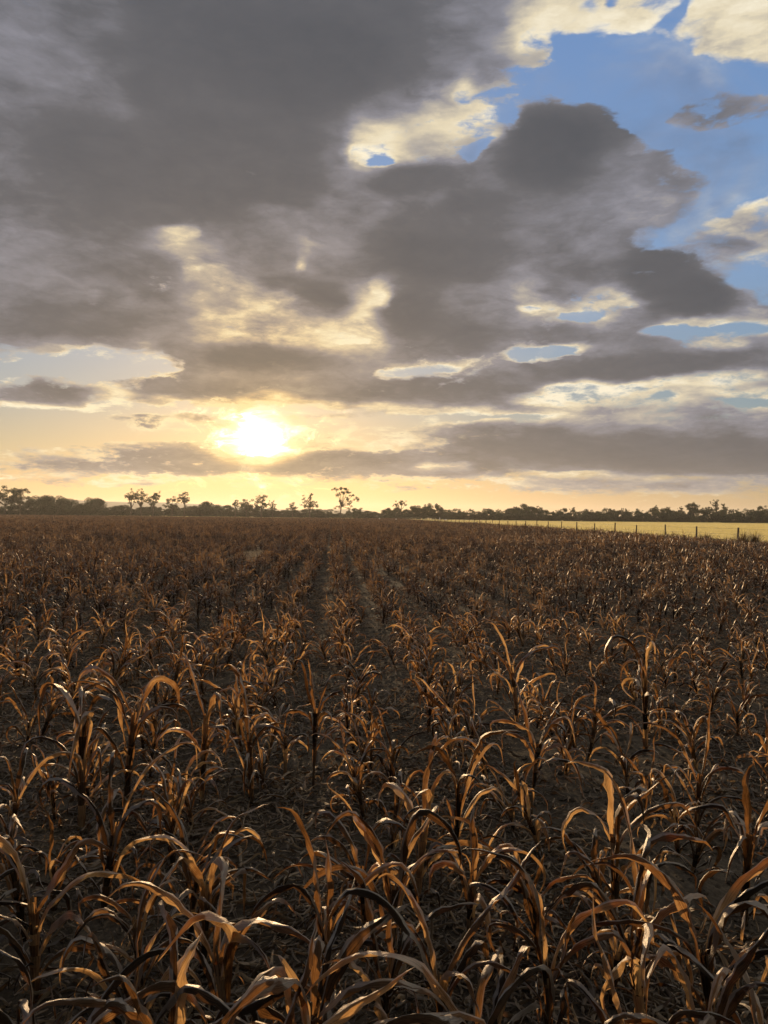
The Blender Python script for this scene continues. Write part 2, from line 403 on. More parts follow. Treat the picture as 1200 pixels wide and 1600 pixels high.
class MB:
    """collects vertices and faces"""
    def __init__(s): s.v = []; s.f = []; s.uv = []
    def tube(s, pts, radii, n=6, cap=True):
        base = len(s.v); L = 0
        for i, p in enumerate(pts):
            p = Vector(p)
            a = Vector(pts[max(i - 1, 0)]); b = Vector(pts[min(i + 1, len(pts) - 1)])
            t = (b - a).normalized(); h = Vector((1, 0, 0)) if abs(t.x) < .8 else Vector((0, 1, 0))
            e1 = t.cross(h).normalized(); e2 = t.cross(e1)
            if i: L += (p - Vector(pts[i - 1])).length
            for k in range(n):
                q = 2 * PI * k / n
                s.v.append(p + (e1 * math.cos(q) + e2 * math.sin(q)) * radii[i]); s.uv.append((k / n, L))
        for i in range(len(pts) - 1):
            for k in range(n):
                a0 = base + i * n + k; a1 = base + i * n + (k + 1) % n
                s.f.append((a0, a1, a1 + n, a0 + n))
        if cap:
            s.f.append(tuple(base + (len(pts) - 1) * n + k for k in range(n)))
            s.f.append(tuple(base + n - 1 - k for k in range(n)))
    def build(s, name, mat, smooth=True):
        return mesh_of(name, s.v, s.f, mat, smooth, s.uv if len(s.uv) == len(s.v) else None)

# ------------------------------------------------------------------ materials
def material(name):
    mt = bpy.data.materials.new(name); mt.use_nodes = True
    nt = NT(mt.node_tree); nt.n.clear()
    o = nt.node('ShaderNodeOutputMaterial')
    return mt, nt, o

def principled(name, color, rough=0.9, bump=None, spec=0.3):
    mt, nt, o = material(name)
    b = nt.node('ShaderNodeBsdfPrincipled')
    pos = nt.node('ShaderNodeTexCoord').outputs['Object']
    b.inputs['Roughness'].default_value = rough
    b.inputs['Specular IOR Level'].default_value = spec
    c = color(nt, pos) if callable(color) else (*color, 1)
    nt.put(b, 'Base Color', c)
    if bump:
        bn = nt.node('ShaderNodeBump'); bn.inputs['Strength'].default_value = bump[1]; bn.inputs['Distance'].default_value = bump[2]
        nt.put(bn, 'Height', nt.noise(pos, bump[0], 6, 0.65)); nt.put(b, 'Normal', bn.outputs[0])
    nt.l.new(b.outputs[0], o.inputs[0])
    return mt

def leafy(name, color, trans, tmix, rough=0.5, gloss=0.12, streak=True, bump=0.5):
    """thin dry or green leaf: light is reflected, let through and glints off its skin"""
    mt, nt, o = material(name)
    uv = nt.node('ShaderNodeTexCoord').outputs['UV']
    info = nt.node('ShaderNodeObjectInfo')
    geo = nt.node('ShaderNodeNewGeometry')
    pos = geo.outputs['Position']
    rnd = info.outputs['Random']
    st = nt.noise(nt.v('MULTIPLY', uv, (26.0, 1.6, 1)), 1.0, 3, 0.6) if streak else nt.noise(pos, 3.0, 3)
    blot = nt.noise(pos, 9.0 if streak else (0.045 if 'pasture' in name else 0.5), 5, 0.6)
    f = nt.m('ADD', nt.m('MULTIPLY', st, 0.5), nt.m('MULTIPLY', blot, 0.5))
    f = nt.m('ADD', f, nt.m('MULTIPLY', nt.m('SUBTRACT', rnd, 0.6), 0.40))
    cr = nt.ramp(f, [(0.30, color[0]), (0.5, color[1]), (0.68, color[2])])
    tr = nt.ramp(f, [(0.30, trans[0]), (0.5, trans[1]), (0.68, trans[2])])
    d = nt.node('ShaderNodeBsdfDiffuse'); t = nt.node('ShaderNodeBsdfTranslucent'); g = nt.node('ShaderNodeBsdfGlossy')
    nt.put(d, 0, cr); nt.put(t, 0, tr); g.inputs['Roughness'].default_value = rough; nt.put(g, 0, (1, .93, .85, 1))
    if bump:
        bn = nt.node('ShaderNodeBump'); bn.inputs['Strength'].default_value = bump; bn.inputs['Distance'].default_value = 0.004
        nt.put(bn, 'Height', st)
        for q in (d, t, g): nt.l.new(bn.outputs[0], q.inputs['Normal'])
    m1 = nt.node('ShaderNodeMixShader'); nt.put(m1, 0, tmix); nt.l.new(d.outputs[0], m1.inputs[1]); nt.l.new(t.outputs[0], m1.inputs[2])
    m2 = nt.node('ShaderNodeMixShader')
    if gloss:
        lw = nt.node('ShaderNodeFresnel'); lw.inputs[0].default_value = 1.4
        nt.put(m2, 0, nt.m('MULTIPLY', lw.outputs[0], gloss * 6, clamp=True))
    else: m2.inputs[0].default_value = 0.0
    nt.l.new(m1.outputs[0], m2.inputs[1]); nt.l.new(g.outputs[0], m2.inputs[2])
    nt.l.new(m2.outputs[0], o.inputs[0])
    return mt

M_leaf = leafy('dry_corn_leaf', [(.018, .013, .008), (.074, .055, .034), (.25, .19, .12)], [(.05, .022, .008), (.33, .146, .044), (.90, .53, .205)], 0.55, rough=0.45, gloss=0.034, bump=0.9)
M_leaf_dark = leafy('dark_corn_leaf', [(.018, .013, .010), (.050, .037, .027), (.15, .115, .08)], [(.03, .014, .007), (.14, .065, .026), (.50, .29, .13)], 0.48, rough=0.5, gloss=0.03)  # darker, less saturated corn leaf for the instanced crop farther out
M_stalk = leafy('dry_corn_stalk', [(.07, .048, .03), (.14, .10, .06), (.24, .175, .11)], [(.1, .04, .01), (.3, .14, .05), (.45, .24, .09)], 0.3, rough=0.55, gloss=0.03)
M_litter = leafy('straw_litter', [(.045, .034, .022), (.10, .078, .052), (.26, .20, .13)], [(.1, .05, .02), (.2, .1, .05), (.3, .2, .1)], 0.35, rough=0.55, gloss=0.014)
M_tree = leafy('eucalypt_leaf', [(.035, .045, .022), (.055, .070, .032), (.085, .10, .045)], [(.05, .06, .02), (.08, .10, .03), (.12, .14, .05)], 0.25, gloss=0.02, streak=False, bump=0)
M_tree2 = leafy('dense_leaf', [(.03, .042, .022), (.045, .060, .030), (.075, .092, .042)], [(.04, .05, .02), (.06, .08, .03), (.10, .12, .05)], 0.2, gloss=0.02, streak=False, bump=0)
M_grass = leafy('pasture_grass_blade', [(.42, .35, .12), (.58, .50, .19), (.68, .60, .27)], [(.78, .66, .24), (.88, .76, .30), (.92, .82, .38)], 0.70, gloss=0.05, streak=False, bump=0)
M_tussock = leafy('tussock_blade', [(.08, .055, .03), (.14, .10, .05), (.22, .17, .09)], [(.15, .08, .03), (.25, .16, .06), (.35, .25, .1)], 0.4, gloss=0.04, streak=False, bump=0)
M_bark = principled('bark', lambda nt, p: nt.ramp(nt.noise(p, 4.0, 5), [(.3, (.06, .045, .035)), (.6, (.16, .13, .10)), (.75, (.28, .25, .21))]), 0.9)
M_soil = principled('soil', lambda nt, p: nt.ramp(nt.m('ADD', nt.m('MULTIPLY', nt.noise(p, 0.7, 4), 0.4), nt.m('MULTIPLY', nt.noise(p, 22.0, 8, 0.7), 0.6)), [(.34, (.038, .031, .023)), (.5, (.085, .071, .054)), (.66, (.155, .130, .10))]), 1.0, (34.0, 0.9, 0.03), 0.06)
M_pasture = principled('pasture_ground', lambda nt, p: nt.ramp(nt.noise(nt.v('MULTIPLY', p, (.02, .08, 1)), 1.0, 5), [(.35, (.22, .17, .07)), (.5, (.30, .25, .10)), (.65, (.36, .31, .13))]), 0.95)
M_hill = principled('hill_ground', lambda nt, p: nt.ramp(nt.noise(p, 0.02, 6), [(.4, (.035, .045, .025)), (.6, (.07, .075, .04))]), 0.95)
M_post = principled('weathered_wood', lambda nt, p: nt.ramp(nt.noise(nt.v('MULTIPLY', p, (30, 30, 3)), 1.0, 4), [(.3, (.06, .045, .035)), (.6, (.13, .10, .075))]), 0.9, (60, .6, .01))
M_wire = principled('rusty_wire', (.12, .09, .07), 0.5)
M_white = principled('white_paint', lambda nt, p: nt.ramp(nt.noise(p, 3.0, 3), [(.4, (.74, .74, .72)), (.6, (.82, .82, .80))]), 0.5)
M_grey = principled('grey_metal', (.3, .3, .3), 0.5)
M_track = principled('track_ground', lambda nt, p: nt.ramp(nt.noise(p, 0.6, 4), [(.4, (.06, .05, .03)), (.6, (.11, .09, .055))]), 0.95)

# ------------------------------------------------------------------ ground
def relief_at(x, y):
    if x > 26 or y > 120: return 0.0
    d = max(0.0, 1 - math.hypot(x, y) / 130)
    h = mnoise.noise(Vector((x * .35, y * .35, 0))) * .03 + mnoise.noise(Vector((x * 1.7, y * 1.7, 4))) * .014 + mnoise.noise(Vector((x * 5, y * 5, 9))) * .014 + mnoise.noise(Vector((x * 13, y * 13, 2))) * .010
    h += 0.02 * math.cos(2 * PI * x / ROW)
    k = min(1.0, max(0.0, (24 - x) / 2))
    return (h - 0.02) * d * k
ROW = 0.75
def axis(lo, hi, fine_lo, fine_hi, step):
    a = list(np.arange(fine_lo, fine_hi + 1e-6, step)); st = step; x = a[-1]
    while x < hi: st *= 1.22; x += st; a.append(min(x, hi))
    st = step; x = a[0]; pre = []
    while x > lo: st *= 1.22; x -= st; pre.append(max(x, lo))
    return pre[::-1] + a
gx = axis(-4500, 4500, -6, 7, 0.05); gy = axis(-60, 4500, 1.0, 12, 0.05)
nx, ny = len(gx), len(gy)
gv = [(x, y, relief_at(x, y)) for y in gy for x in gx]
gi = np.arange(nx * ny).reshape(ny, nx)
gf = np.stack([gi[:-1, :-1], gi[:-1, 1:], gi[1:, 1:], gi[1:, :-1]], -1).reshape(-1, 4)
ground = obj('ground', mesh_of('ground', gv, gf, M_soil)); tag(ground, kind='structure')

FIELD_X = 23.2                                     # right hand edge of the corn, parallel to the rows
FENCE_X = 25.0
FIELD_Y = 300.0
def sheet(name, pts, z, mat):
    o = obj(name, mesh_of(name, [(x, y, z) for x, y in pts], [tuple(range(len(pts)))], mat, False)); return tag(o, kind='structure')
sheet('pasture', [(24.2, -20), (900, -20), (900, 420), (-700, 420), (-700, 306), (24.2, 306)], 0.004, M_pasture)
sheet('track', [(34, 216), (60, 203), (110, 196), (160, 178), (160, 181.5), (110, 200), (60, 207.5), (34, 220)], 0.008, M_track)

# far ridge
def ridge(name, prof, D, depth):
    v = []; f = []
    n = len(prof)
    for j, (off, hk) in enumerate(((-depth, 0), (-depth * .5, .55), (-depth * .15, .93), (0, 1), (depth * .5, .6), (depth, 0))):
        for i, (px, h) in enumerate(prof):
            az_ = azel(px, 806)[0] if -2000 < px < 3000 else 0
            r = D + off
            nz = mnoise.noise(Vector((px * .01, j * 3.1, 0))) * 4 * (1 if 0 < j < 5 else 0)
            v.append((math.sin(az_) * r, math.cos(az_) * r, max(0, h * hk + nz * (h > 1)) - (1 if j in (0, 5) else 0)))
    for j in range(5):
        for i in range(n - 1):
            a = j * n + i; f.append((a, a + 1, a + n + 1, a + n))
    return tag(obj(name, mesh_of(name, v, f, M_hill)), kind='structure')
RD = 2600
def hz(px): return 806 + (px - 600) * 0.0108
prof = []
for px, ty in [(-900, 780), (-600, 776), (-300, 779), (-100, 778), (45, 781), (110, 782), (150, 783.5), (210, 785), (260, 785.5), (310, 787), (350, 789), (400, 792), (450, 795), (500, 795.5), (545, 796), (562, 796.3), (575, 798), (590, 801), (603, 805), (615, 808)]:
    prof.append((px, max(0, (hz(px) - ty) / FPX * RD)))
full = []
for (a, b) in zip(prof[:-1], prof[1:]):
    for k in range(6):
        t = k / 6; full.append((a[0] + (b[0] - a[0]) * t, a[1] + (b[1] - a[1]) * t + mnoise.noise(Vector((a[0] * .1 + k, 3, 0))) * 1.0))
ridge('hills', full, RD, 500)

# ------------------------------------------------------------------ trees
def leaf_cloud(centers, rng_, size, per, flat=0.7):
    """many small leaf-sized faces spread through clumps"""
    v = []; f = []
    for (c, r) in centers:
        n = int(per * r * r)
        for _ in range(n):
            while True:
                p = Vector((rng_.uniform(-1, 1), rng_.uniform(-1, 1), rng_.uniform(-1, 1)))
                if .25 < p.length < 1: break
            p = Vector((p.x * r, p.y * r, p.z * r * flat)) + c
            s = size * rng_.uniform(.5, 1.2)
            a = Vector((rng_.gauss(0, 1), rng_.gauss(0, 1), rng_.gauss(0, .7))).normalized()
            b = a.cross(Vector((rng_.gauss(0, 1), rng_.gauss(0, 1), rng_.gauss(0, 1)))).normalized()
            i = len(v)
            v += [p - a * s, p + b * s * .55, p + a * s, p - b * s * .55]
            f.append((i, i + 1, i + 2, i + 3))
    return v, f

def make_tree(h, width, seed, kind='open', lean=0.0):
    """trunk + limbs mesh and crown mesh; kind open = tall gum with gaps, bush = dense down to the ground"""
    r = random.Random(seed)
    wood = MB(); clumps = []
    th = h * {'open': .33, 'bush': .12, 'tall': .5}[kind]
    tr = h * .026
    top = Vector((lean * th * .4, 0, th))
    wood.tube([(0, 0, -.3), (lean * th * .1 + r.uniform(-.1, .1), 0, th * .5), top], [tr * 1.3, tr, tr * .85], 8)
    if kind == 'bush':
        for k in range(8):
            a = 2 * PI * k / 8 + r.uniform(-.5, .5)
            reach = width * .5 * r.uniform(.5, 1.0) * (0.35 if k == 0 else 1)
            hh = h * r.uniform(.25, .88) if k else h * .88
            end = Vector((math.cos(a) * reach, math.sin(a) * reach, hh))
            mid = top.lerp(end, .5) + Vector((0, 0, -(hh - th) * .08))
            wood.tube([top, mid, end], [tr * .6, tr * .38, tr * .14], 6)
            for j in range(4):
                e2 = end + Vector((r.gauss(0, .11) * width, r.gauss(0, .11) * width, r.gauss(0, .08) * h)); e2.z = min(e2.z, h * .95)
                clumps.append((e2, width * r.uniform(.10, .2)))
            clumps.append((Vector((math.cos(a) * width * .33, math.sin(a) * width * .33, h * r.uniform(.12, .45))), width * .2))
    else:
        cz, rz_ = (.70, .29) if kind == 'open' else (.76, .22)
        lobes = []
        for k in range(7):
            a = 2 * PI * k / 7 + r.uniform(-.5, .5)
            q = r.uniform(.35, .95) if k else .1
            zz = cz + rz_ * (r.uniform(-.9, .95) * (1 - q * .45) if k else .9)
            end = Vector((math.cos(a) * width * .5 * q + lean * h * zz * .35, math.sin(a) * width * .5 * q, h * zz))
            mid = top.lerp(end, .55) + Vector((r.uniform(-.06, .06) * width, r.uniform(-.06, .06) * width, -.03 * h))
            wood.tube([top, mid, end], [tr * .6, tr * .36, tr * .12], 6)
            for j in range(7):
                e2 = mid.lerp(end, r.uniform(.35, 1.1)) + Vector((r.gauss(0, .10) * width, r.gauss(0, .10) * width, r.gauss(0, .065) * h))
                e2.z = min(e2.z, h * .97)
                wood.tube([mid.lerp(end, .6), e2], [tr * .2, tr * .06], 4)
                clumps.append((e2, width * r.uniform(.05, .115)))
    sz = max(.16, h * .024)
    v, f = leaf_cloud(clumps, r, sz, (5 if kind != 'bush' else 6.0) / (sz * sz) , .72)
    return wood.build('trunk', M_bark), mesh_of('crown', v, f, M_tree if kind != 'bush' else M_tree2, False)

PROTO = {}
def tree(px, top_y, wpx, D, kind, seed=None, label='', group=None, cat='tree', name=None, lean=0.0):
    p = at_depth(px, D)
    dist = math.hypot(p.x, p.y)
    base = hz(px)
    h = (base - top_y) / FPX * dist * 1.0 + EYE
    wd = wpx / FPX * dist * (1.15 if px < 600 else 1.0)
    if seed is not None:
        mt, mc = make_tree(h, wd, seed, kind, lean); sc = (1, 1, 1)
    else:
        key = (kind, rng.randrange(6))
        if key not in PROTO: PROTO[key] = make_tree(6.0, 6.0, 100 + key[1] * 7 + len(kind), kind)
        mt, mc = PROTO[key]; sc = (wd / 6.0 * 1.1, wd / 6.0 * 1.1, h / 6.0)
    nm = name or ('gum_tree' if kind != 'bush' else 'bushy_tree')
    e = empty(nm, p, rng.uniform(0, 2 * PI) if seed is None else 0.0)
    e.scale = sc
    obj('trunk', mt, e); obj('crown', mc, e)
    tag(e, label, cat, group); LINED.append((px, e, nm, bool(group)))
    return e
LINED = []

LG = 'trees along the left horizon'
heroes = [
    (8, 764, 46, 330, 'open', 1, 'dark round-headed gum at the far left edge of the horizon'),
    (31, 767, 34, 332, 'open', 2, 'sparse gum leaning right next to the leftmost gum'),
    (66, 779, 30, 335, 'bush', 3, 'dense dark bush, left one of the joined pair near the left edge'),
    (88, 779.5, 34, 337, 'bush', 4, 'dense dark bush, right one of the joined pair near the left edge'),
    (139, 783, 42, 340, 'bush', 5, 'low wide bush alone in the dip of the ridge on the left'),
    (205, 769, 20, 338, 'open', 6, 'gum with thin crown, left stem of the three tall ones on the left'),
    (220, 764.5, 22, 340, 'open', 7, 'tallest of the three thin-crowned gums on the left horizon'),
    (239, 768, 24, 336, 'open', 8, 'gum with ragged crown, right one of the three tall ones on the left'),
    (269, 777, 24, 338, 'open', 9, 'flat-topped gum just left of its taller twin, left of the sun'),
    (288, 770, 20, 340, 'tall', 10, 'slim gum with bare stem and wispy top, left of the sun'),
    (317, 784, 27, 330, 'bush', 12, 'lone round bush standing against the pale ridge'),
    (368, 781, 14, 334, 'tall', 13, 'small forked gum beside the round-headed gum below the sun'),
    (385, 781, 26, 336, 'open', 14, 'broad low gum directly below the setting sun'),
    (408, 774, 24, 332, 'open', 15, 'round-headed gum rising above the bushes just right of the sun'),
    (426, 782, 12, 334, 'tall', 16, 'little gum touching the right side of the round-headed gum'),
    (457, 785, 13, 338, 'tall', 17, 'small umbrella-topped gum between the sun and the lone trees'),
    (484, 771.5, 24, 330, 'open', 18, 'tall oval gum left of the solitary tallest tree'),
    (558, 794, 13, 310, 'bush', 20, 'small dark bush right of the solitary tallest tree'),
    (626, 782, 20, 300, 'tall', 21, 'airy gum with see-through crown at the start of the right tree line'),
    (618, 795, 20, 296, 'bush', 22, 'round dark bush under the airy gum'),
    (813, 789, 34, 318, 'bush', 23, 'big dome-shaped tree rising above the middle of the right tree line'),
    (1024, 790, 11, 322, 'tall', 24, 'wispy gum with tiny floating crown above the right tree line'),
    (1083, 786.5, 30, 318, 'open', 25, 'broad dark gum standing above the right tree line'),
    (1045, 793, 11, 318, 'tall', 26, 'thin gum left of the broad dark gum on the right'),
    (1064, 792, 12, 320, 'tall', 28, 'thin gum touching the left of the broad dark gum'),
    (1119, 783, 14, 318, 'tall', 27, 'tallest slender gum in the right tree line'),
    (1130, 789, 18, 320, 'open', 32, 'open gum against the right side of the tallest slender gum'),
    (1190, 793, 30, 310, 'open', 29, 'wide dark gum at the right edge of the frame'),
]
for (px, ty, wp, D, k, sd_, lab) in heroes:
    tree(px, ty, wp, D, k, sd_, lab)

# the solitary tallest tree: a tall fork with a limb reaching right
def solitary(px, top_y, D):
    r = random.Random(5)
    p = at_depth(px, D); h = (hz(px) - top_y) / FPX * math.hypot(p.x, p.y) + EYE; u_ = h / 44.0
    wood = MB(); cl = []
    def P(x, y, d=0.0): return Vector(((x - 532) * u_, d * u_, (808 - y) * u_))
    def limb(pts, r0, r1):
        n = len(pts); wood.tube(pts, [r0 + (r1 - r0) * i / (n - 1) for i in range(n)], 7)
    limb([P(531.5, 809), P(532, 798), P(533, 790)], .30, .22)
    fork = P(533, 790)
    ends = []
    for (x, y, d, m) in [(525, 767, 2, (530, 778)), (533, 764, -2, (532, 777)), (538, 766, 3, (536, 778)), (541, 770, -3, (537, 780)), (529, 775, -4, (531, 783)), (549, 774, 1, (540, 784)), (554, 779, 2, (541, 786)), (546, 786, -2, (538, 789)), (528, 790, 2, (531, 789)), (543, 779, 4, (537, 784)), (531, 783, 4, (531, 786)), (536, 772, 0, (534, 780)), (545, 793, 1, (538, 791))]:
        e_ = P(x, y, d); limb([fork, P(m[0], m[1], d * .5), e_], .16, .05)
        ends.append(e_)
    for e_ in ends:
        for j in range(5):
            q = e_ + Vector((r.gauss(0, 1.9), r.gauss(0, 1.9), r.gauss(0, 1.5))) * u_
            q.z = min(q.z, h - 1.0 * u_)
            wood.tube([e_, q], [.05, .02], 4); cl.append((q, r.uniform(1.3, 2.5) * u_))
    v, f = leaf_cloud(cl, r, .22, 110, .8)
    e = empty('gum_tree', p)
    obj('trunk', wood.build('trunk', M_bark), e); obj('crown', mesh_of('crown', v, f, M_tree, False), e)
    tag(e, 'solitary tallest gum with bare forked trunk and a limb reaching right', 'tree')
solitary(532, 762, 300)

# low bushes filling the left line, and the unbroken line on the right
x = -60
while x < 600:
    d = rng.uniform(338, 362)
    if x < 500: ty = rng.uniform(789, 797) + (3 if x > 420 else 0)
    else: ty = rng.uniform(796, 802)
    if not (105 < x < 118):
        tree(x, ty, rng.uniform(14, 26), d, 'bush', None, 'low hazy bush filling the tree line on the left horizon', 'low bushes along the left horizon', 'bush', 'low_bush')
    x += rng.uniform(7, 13)
x = 602
while x < 1290:
    base_t = 789.5 if 640 < x < 690 else 796.5
    if 780 < x < 860: base_t = 794
    if 690 < x < 720: base_t = 797.5
    k = 'bush' if rng.random() < .5 or x < 720 else 'open'
    ty = base_t + rng.uniform(-3.5, 3.5) + (x - 900) * .003 + (1.5 if k == 'bush' else 0)
    tree(x, ty, rng.uniform(13, 22) if k == 'bush' else rng.uniform(10, 15), rng.uniform(300, 330), k, None, 'dark tree packed into the unbroken tree line beyond the pale pasture', 'trees packed along the right horizon', 'tree')
    x += rng.uniform(6, 9)
x = 700
while x < 1290:                                   # understorey in front of the right line
    tree(x, 804 + rng.uniform(-2, 2) + (x - 900) * .008, rng.uniform(12, 20), rng.uniform(292, 299), 'bush', None, 'shrub at the foot of the right hand tree line', 'shrubs at the foot of the right tree line', 'shrub', 'shrub')
    x += rng.uniform(8, 13)

# members of the tree lines that stand next to a tree one can point to are named by it
NICK = [(8, 'round-headed gum at the left edge'), (88, 'joined pair of dense dark bushes'), (139, 'low wide bush in the dip'), (220, 'three tall thin-crowned gums'), (288, 'slim wispy-topped gum left of the sun'),
        (317, 'lone round bush against the pale ridge'), (385, 'broad low gum below the sun'), (408, 'round-headed gum right of the sun'), (457, 'small umbrella-topped gum'), (484, 'tall oval gum'), (532, 'solitary tallest gum'),
        (558, 'small dark bush beyond the solitary gum'), (626, 'airy gum opening the right tree line'), (813, 'big dome-shaped tree'), (1024, 'wispy gum with floating crown'), (1083, 'broad dark gum on the right'), (1119, 'tallest slender gum on the right'), (1190, 'wide dark gum at the right edge')]
used_t = set()
for kind_, word in (('low_bush', 'low hazy bush'), ('gum_tree', 'open-crowned tree'), ('bushy_tree', 'dense bushy tree'), ('shrub', 'low shrub')):
    for px_, nick in NICK:
        for sgn, side in ((-1, 'left'), (1, 'right')):
            c = [(abs(q[0] - px_), q) for q in LINED if q[2] == kind_ and q[3] and (q[0] - px_) * sgn > 1.5 and -5 < q[0] < 1205 and q[1].name not in used_t]
            if not c: continue
            dmin, q = min(c, key=lambda t: t[0])
            if dmin < 26:
                used_t.add(q[1].name); q[1]['label'] = '%s just %s of the %s' % (word, side, nick)

# small white things far away along the lane
def marker(px, ytop, D, wpx, label):
    p = at_depth(px, D); dist = math.hypot(p.x, p.y)
    h = (hz(px) - ytop) / FPX * dist + EYE; w_ = wpx / FPX * dist
    e = empty('marker_post', p)
    m = MB(); m.tube([(0, 0, 0), (0, 0, h * .8), (0, 0, h * .86), (0, 0, h)], [w_ * .5, w_ * .5, w_ * .38, w_ * .12], 10)
    obj('post', m.build('post', M_white), e)
    m = MB(); m.tube([(0, 0, h * .60), (0, 0, h * .68)], [w_ * .53, w_ * .53], 10)
    obj('band', m.build('band', M_grey), e)
    tag(e, label, 'marker post')
marker(593, 809.0, 240, 1.8, 'white marker post at the far end of the lane, right of the small dark bush')
marker(619, 810.2, 210, 2.0, 'white marker post where the pale pasture begins')
marker(687, 808.5, 270, 1.5, 'white marker post before the trees beside the low white trough')
def trough(px, D, wpx, hpx, label):
    p = at_depth(px, D); dist = math.hypot(p.x, p.y); w_ = wpx / FPX * dist; h = hpx / FPX * dist
    e = empty('water_trough', p)
    bx = MB(); L = w_ / 2; W = w_ * .22; z0 = h * .35
    o_ = [(-L, -W), (L, -W), (L, W), (-L, W)]
    V = [(a * .94, b * .9, z0) for a, b in o_] + [(a, b, z0 + h) for a, b in o_] + [(a * .93, b * .82, z0 + h) for a, b in o_] + [(a * .88, b * .75, z0 + h * .25) for a, b in o_]
    F = [(3, 2, 1, 0)] + [(i, (i + 1) % 4, 4 + (i + 1) % 4, 4 + i) for i in range(4)] + [(4 + i, 4 + (i + 1) % 4, 8 + (i + 1) % 4, 8 + i) for i in range(4)] + [(8 + i, 8 + (i + 1) % 4, 12 + (i + 1) % 4, 12 + i) for i in range(4)] + [(12, 13, 14, 15)]
    obj('basin', mesh_of('basin', V, F, M_white, False), e)
    for sx in (-.7, .7):
        m = MB(); m.tube([(sx * L, 0, 0), (sx * L, 0, z0)], [w_ * .05, w_ * .05], 8); obj('leg', m.build('leg', M_grey), e)
    tag(e, label, 'trough')
trough(696, 272, 4.5, 1.8, 'low white trough at the foot of the trees right of a marker post')
trough(395, 320, 4.0, 1.2, 'low white trough glinting among hazy bushes below the sun')

# ------------------------------------------------------------------ fence
fence = empty('wire_fence', (FENCE_X, 0, 0))
tag(fence, 'weathered wooden post and wire fence between brown crop and pale pasture', 'fence')
post_meshes = []
for k in range(5):
    r = random.Random(k + 40); m = MB(); hh = 1.16; rr = .050
    ox, oy = r.uniform(-.03, .03), r.uniform(-.03, .03)
    m.tube([(0, 0, -.2), (ox * .4, oy * .4, .4), (ox, oy, hh - .03), (ox, oy, hh)], [rr * 1.05, rr, rr * .95, rr * .8], 9)
    post_meshes.append(m.build('post', M_post))
py_ = 14.0; posts_y = []
while py_ < 335:
    o = obj('post', post_meshes[rng.randrange(5)], fence, (rng.uniform(-.04, .04), py_, 0))
    o.scale = (rng.uniform(.9, 1.25), rng.uniform(.9, 1.25), rng.uniform(.92, 1.06)); o.rotation_euler = (rng.uniform(-.03, .03), rng.uniform(-.03, .03), rng.uniform(0, 6))
    posts_y.append(py_); py_ += 5.0 + rng.uniform(-.12, .12)
for hgt_ in (0.35, 0.7, 1.05):
    m = MB(); pts = []
    for a, b in zip(posts_y[:-1], posts_y[1:]):
        pts += [(-.085, a, hgt_), (-.085, (a + b) / 2, hgt_ - .02)]
    pts.append((-.085, posts_y[-1], hgt_))
    m.tube(pts, [.006] * len(pts), 5); obj('wire', m.build('wire', M_wire), fence)

# ------------------------------------------------------------------ ribbons: the building brick of every leaf
def leaf_strip(mb, base, az_, launch, L, W, droop, power=1.3, twist=0.0, drift=0.0, fold=0.45, seed=0, nseg=14, nw=4, wave=0.10):
    """a long arching leaf: direction leaves the vertical by launch and bends over by droop"""
    r = random.Random(seed)
    jt = ja = jw = 0.0
    p = Vector(base); b0 = len(mb.v); ph = r.uniform(0, 6); ph2 = r.uniform(0, 6); kink = r.uniform(.35, .8) if r.random() < .6 else 9; rag = [r.uniform(.55, 1.1) for _ in range(nseg + 2)]; cr1, cr2 = r.uniform(8, 16), r.uniform(0, 6)
    for i in range(nseg + 1):
        s = i / nseg
        th = launch + droop * s ** power + (0.9 * max(0, min(1, (s - kink) * 8)) if kink < 1 else 0)
        if nseg > 5 and i > 1:
            q_ = 14.0 / nseg; jt += r.gauss(0, .09) * q_; ja += r.gauss(0, .15) * q_; jw += r.gauss(0, .30) * q_
        th = min(th, PI * .98) if droop < 2.6 else min(th, 3.9)
        th += jt
        a = az_ + drift * s + ja + .12 * math.sin(ph + s * 5)
        t = Vector((math.sin(th) * math.cos(a), math.sin(th) * math.sin(a), math.cos(th)))
        side = Vector((-math.sin(a), math.cos(a), 0))
        nor = side.cross(t).normalized()
        tw = twist * s + jw * s + .25 * math.sin(ph2 + s * 7)
        e1 = side * math.cos(tw) + nor * math.sin(tw); e2 = -side * math.sin(tw) + nor * math.cos(tw)
        wd = W * (.5 + 1.6 * s if s < .3 else 1.0 if s < .5 else max(0.0, 1 - ((s - .5) / .5) ** 1.6)) * (.98 if s < .3 else 1) + .0006
        fo = fold * (1 + .55 * math.sin(s * 9 + ph)) + .35 * s
        wd *= .75 + .25 * rag[i] if i else 1
        tw += .35 * math.sin(s * cr1 + cr2) * s
        e1 = side * math.cos(tw) + nor * math.sin(tw); e2 = -side * math.sin(tw) + nor * math.cos(tw)
        for k in range(nw + 1):
            q = (k / nw - .5) * 2
            lift = abs(q) * math.sin(fo) * wd * .5 - wd * .10 * math.cos(q * 2.2)
            rip = wave * wd * math.sin(s * 24 + ph + q * 2.1) * abs(q)
            if abs(q) > .9 and nw > 2 and i > 2 and r.random() < .35: q *= r.uniform(.62, 1.0)
            cru = r.uniform(-.11, .11) * wd if nw > 2 and i > 1 else 0.0
            mb.v.append(p + e1 * (q * math.cos(fo) * wd * .5 + cru * abs(q)) + e2 * (lift + rip + cru))
            mb.uv.append((k / nw, s * L * 4))
        if i < nseg: p = p + t * (L / nseg)
    for i in range(nseg):
        for k in range(nw):
            a0 = b0 + i * (nw + 1) + k
            mb.f.append((a0, a0 + 1, a0 + nw + 2, a0 + nw + 1))

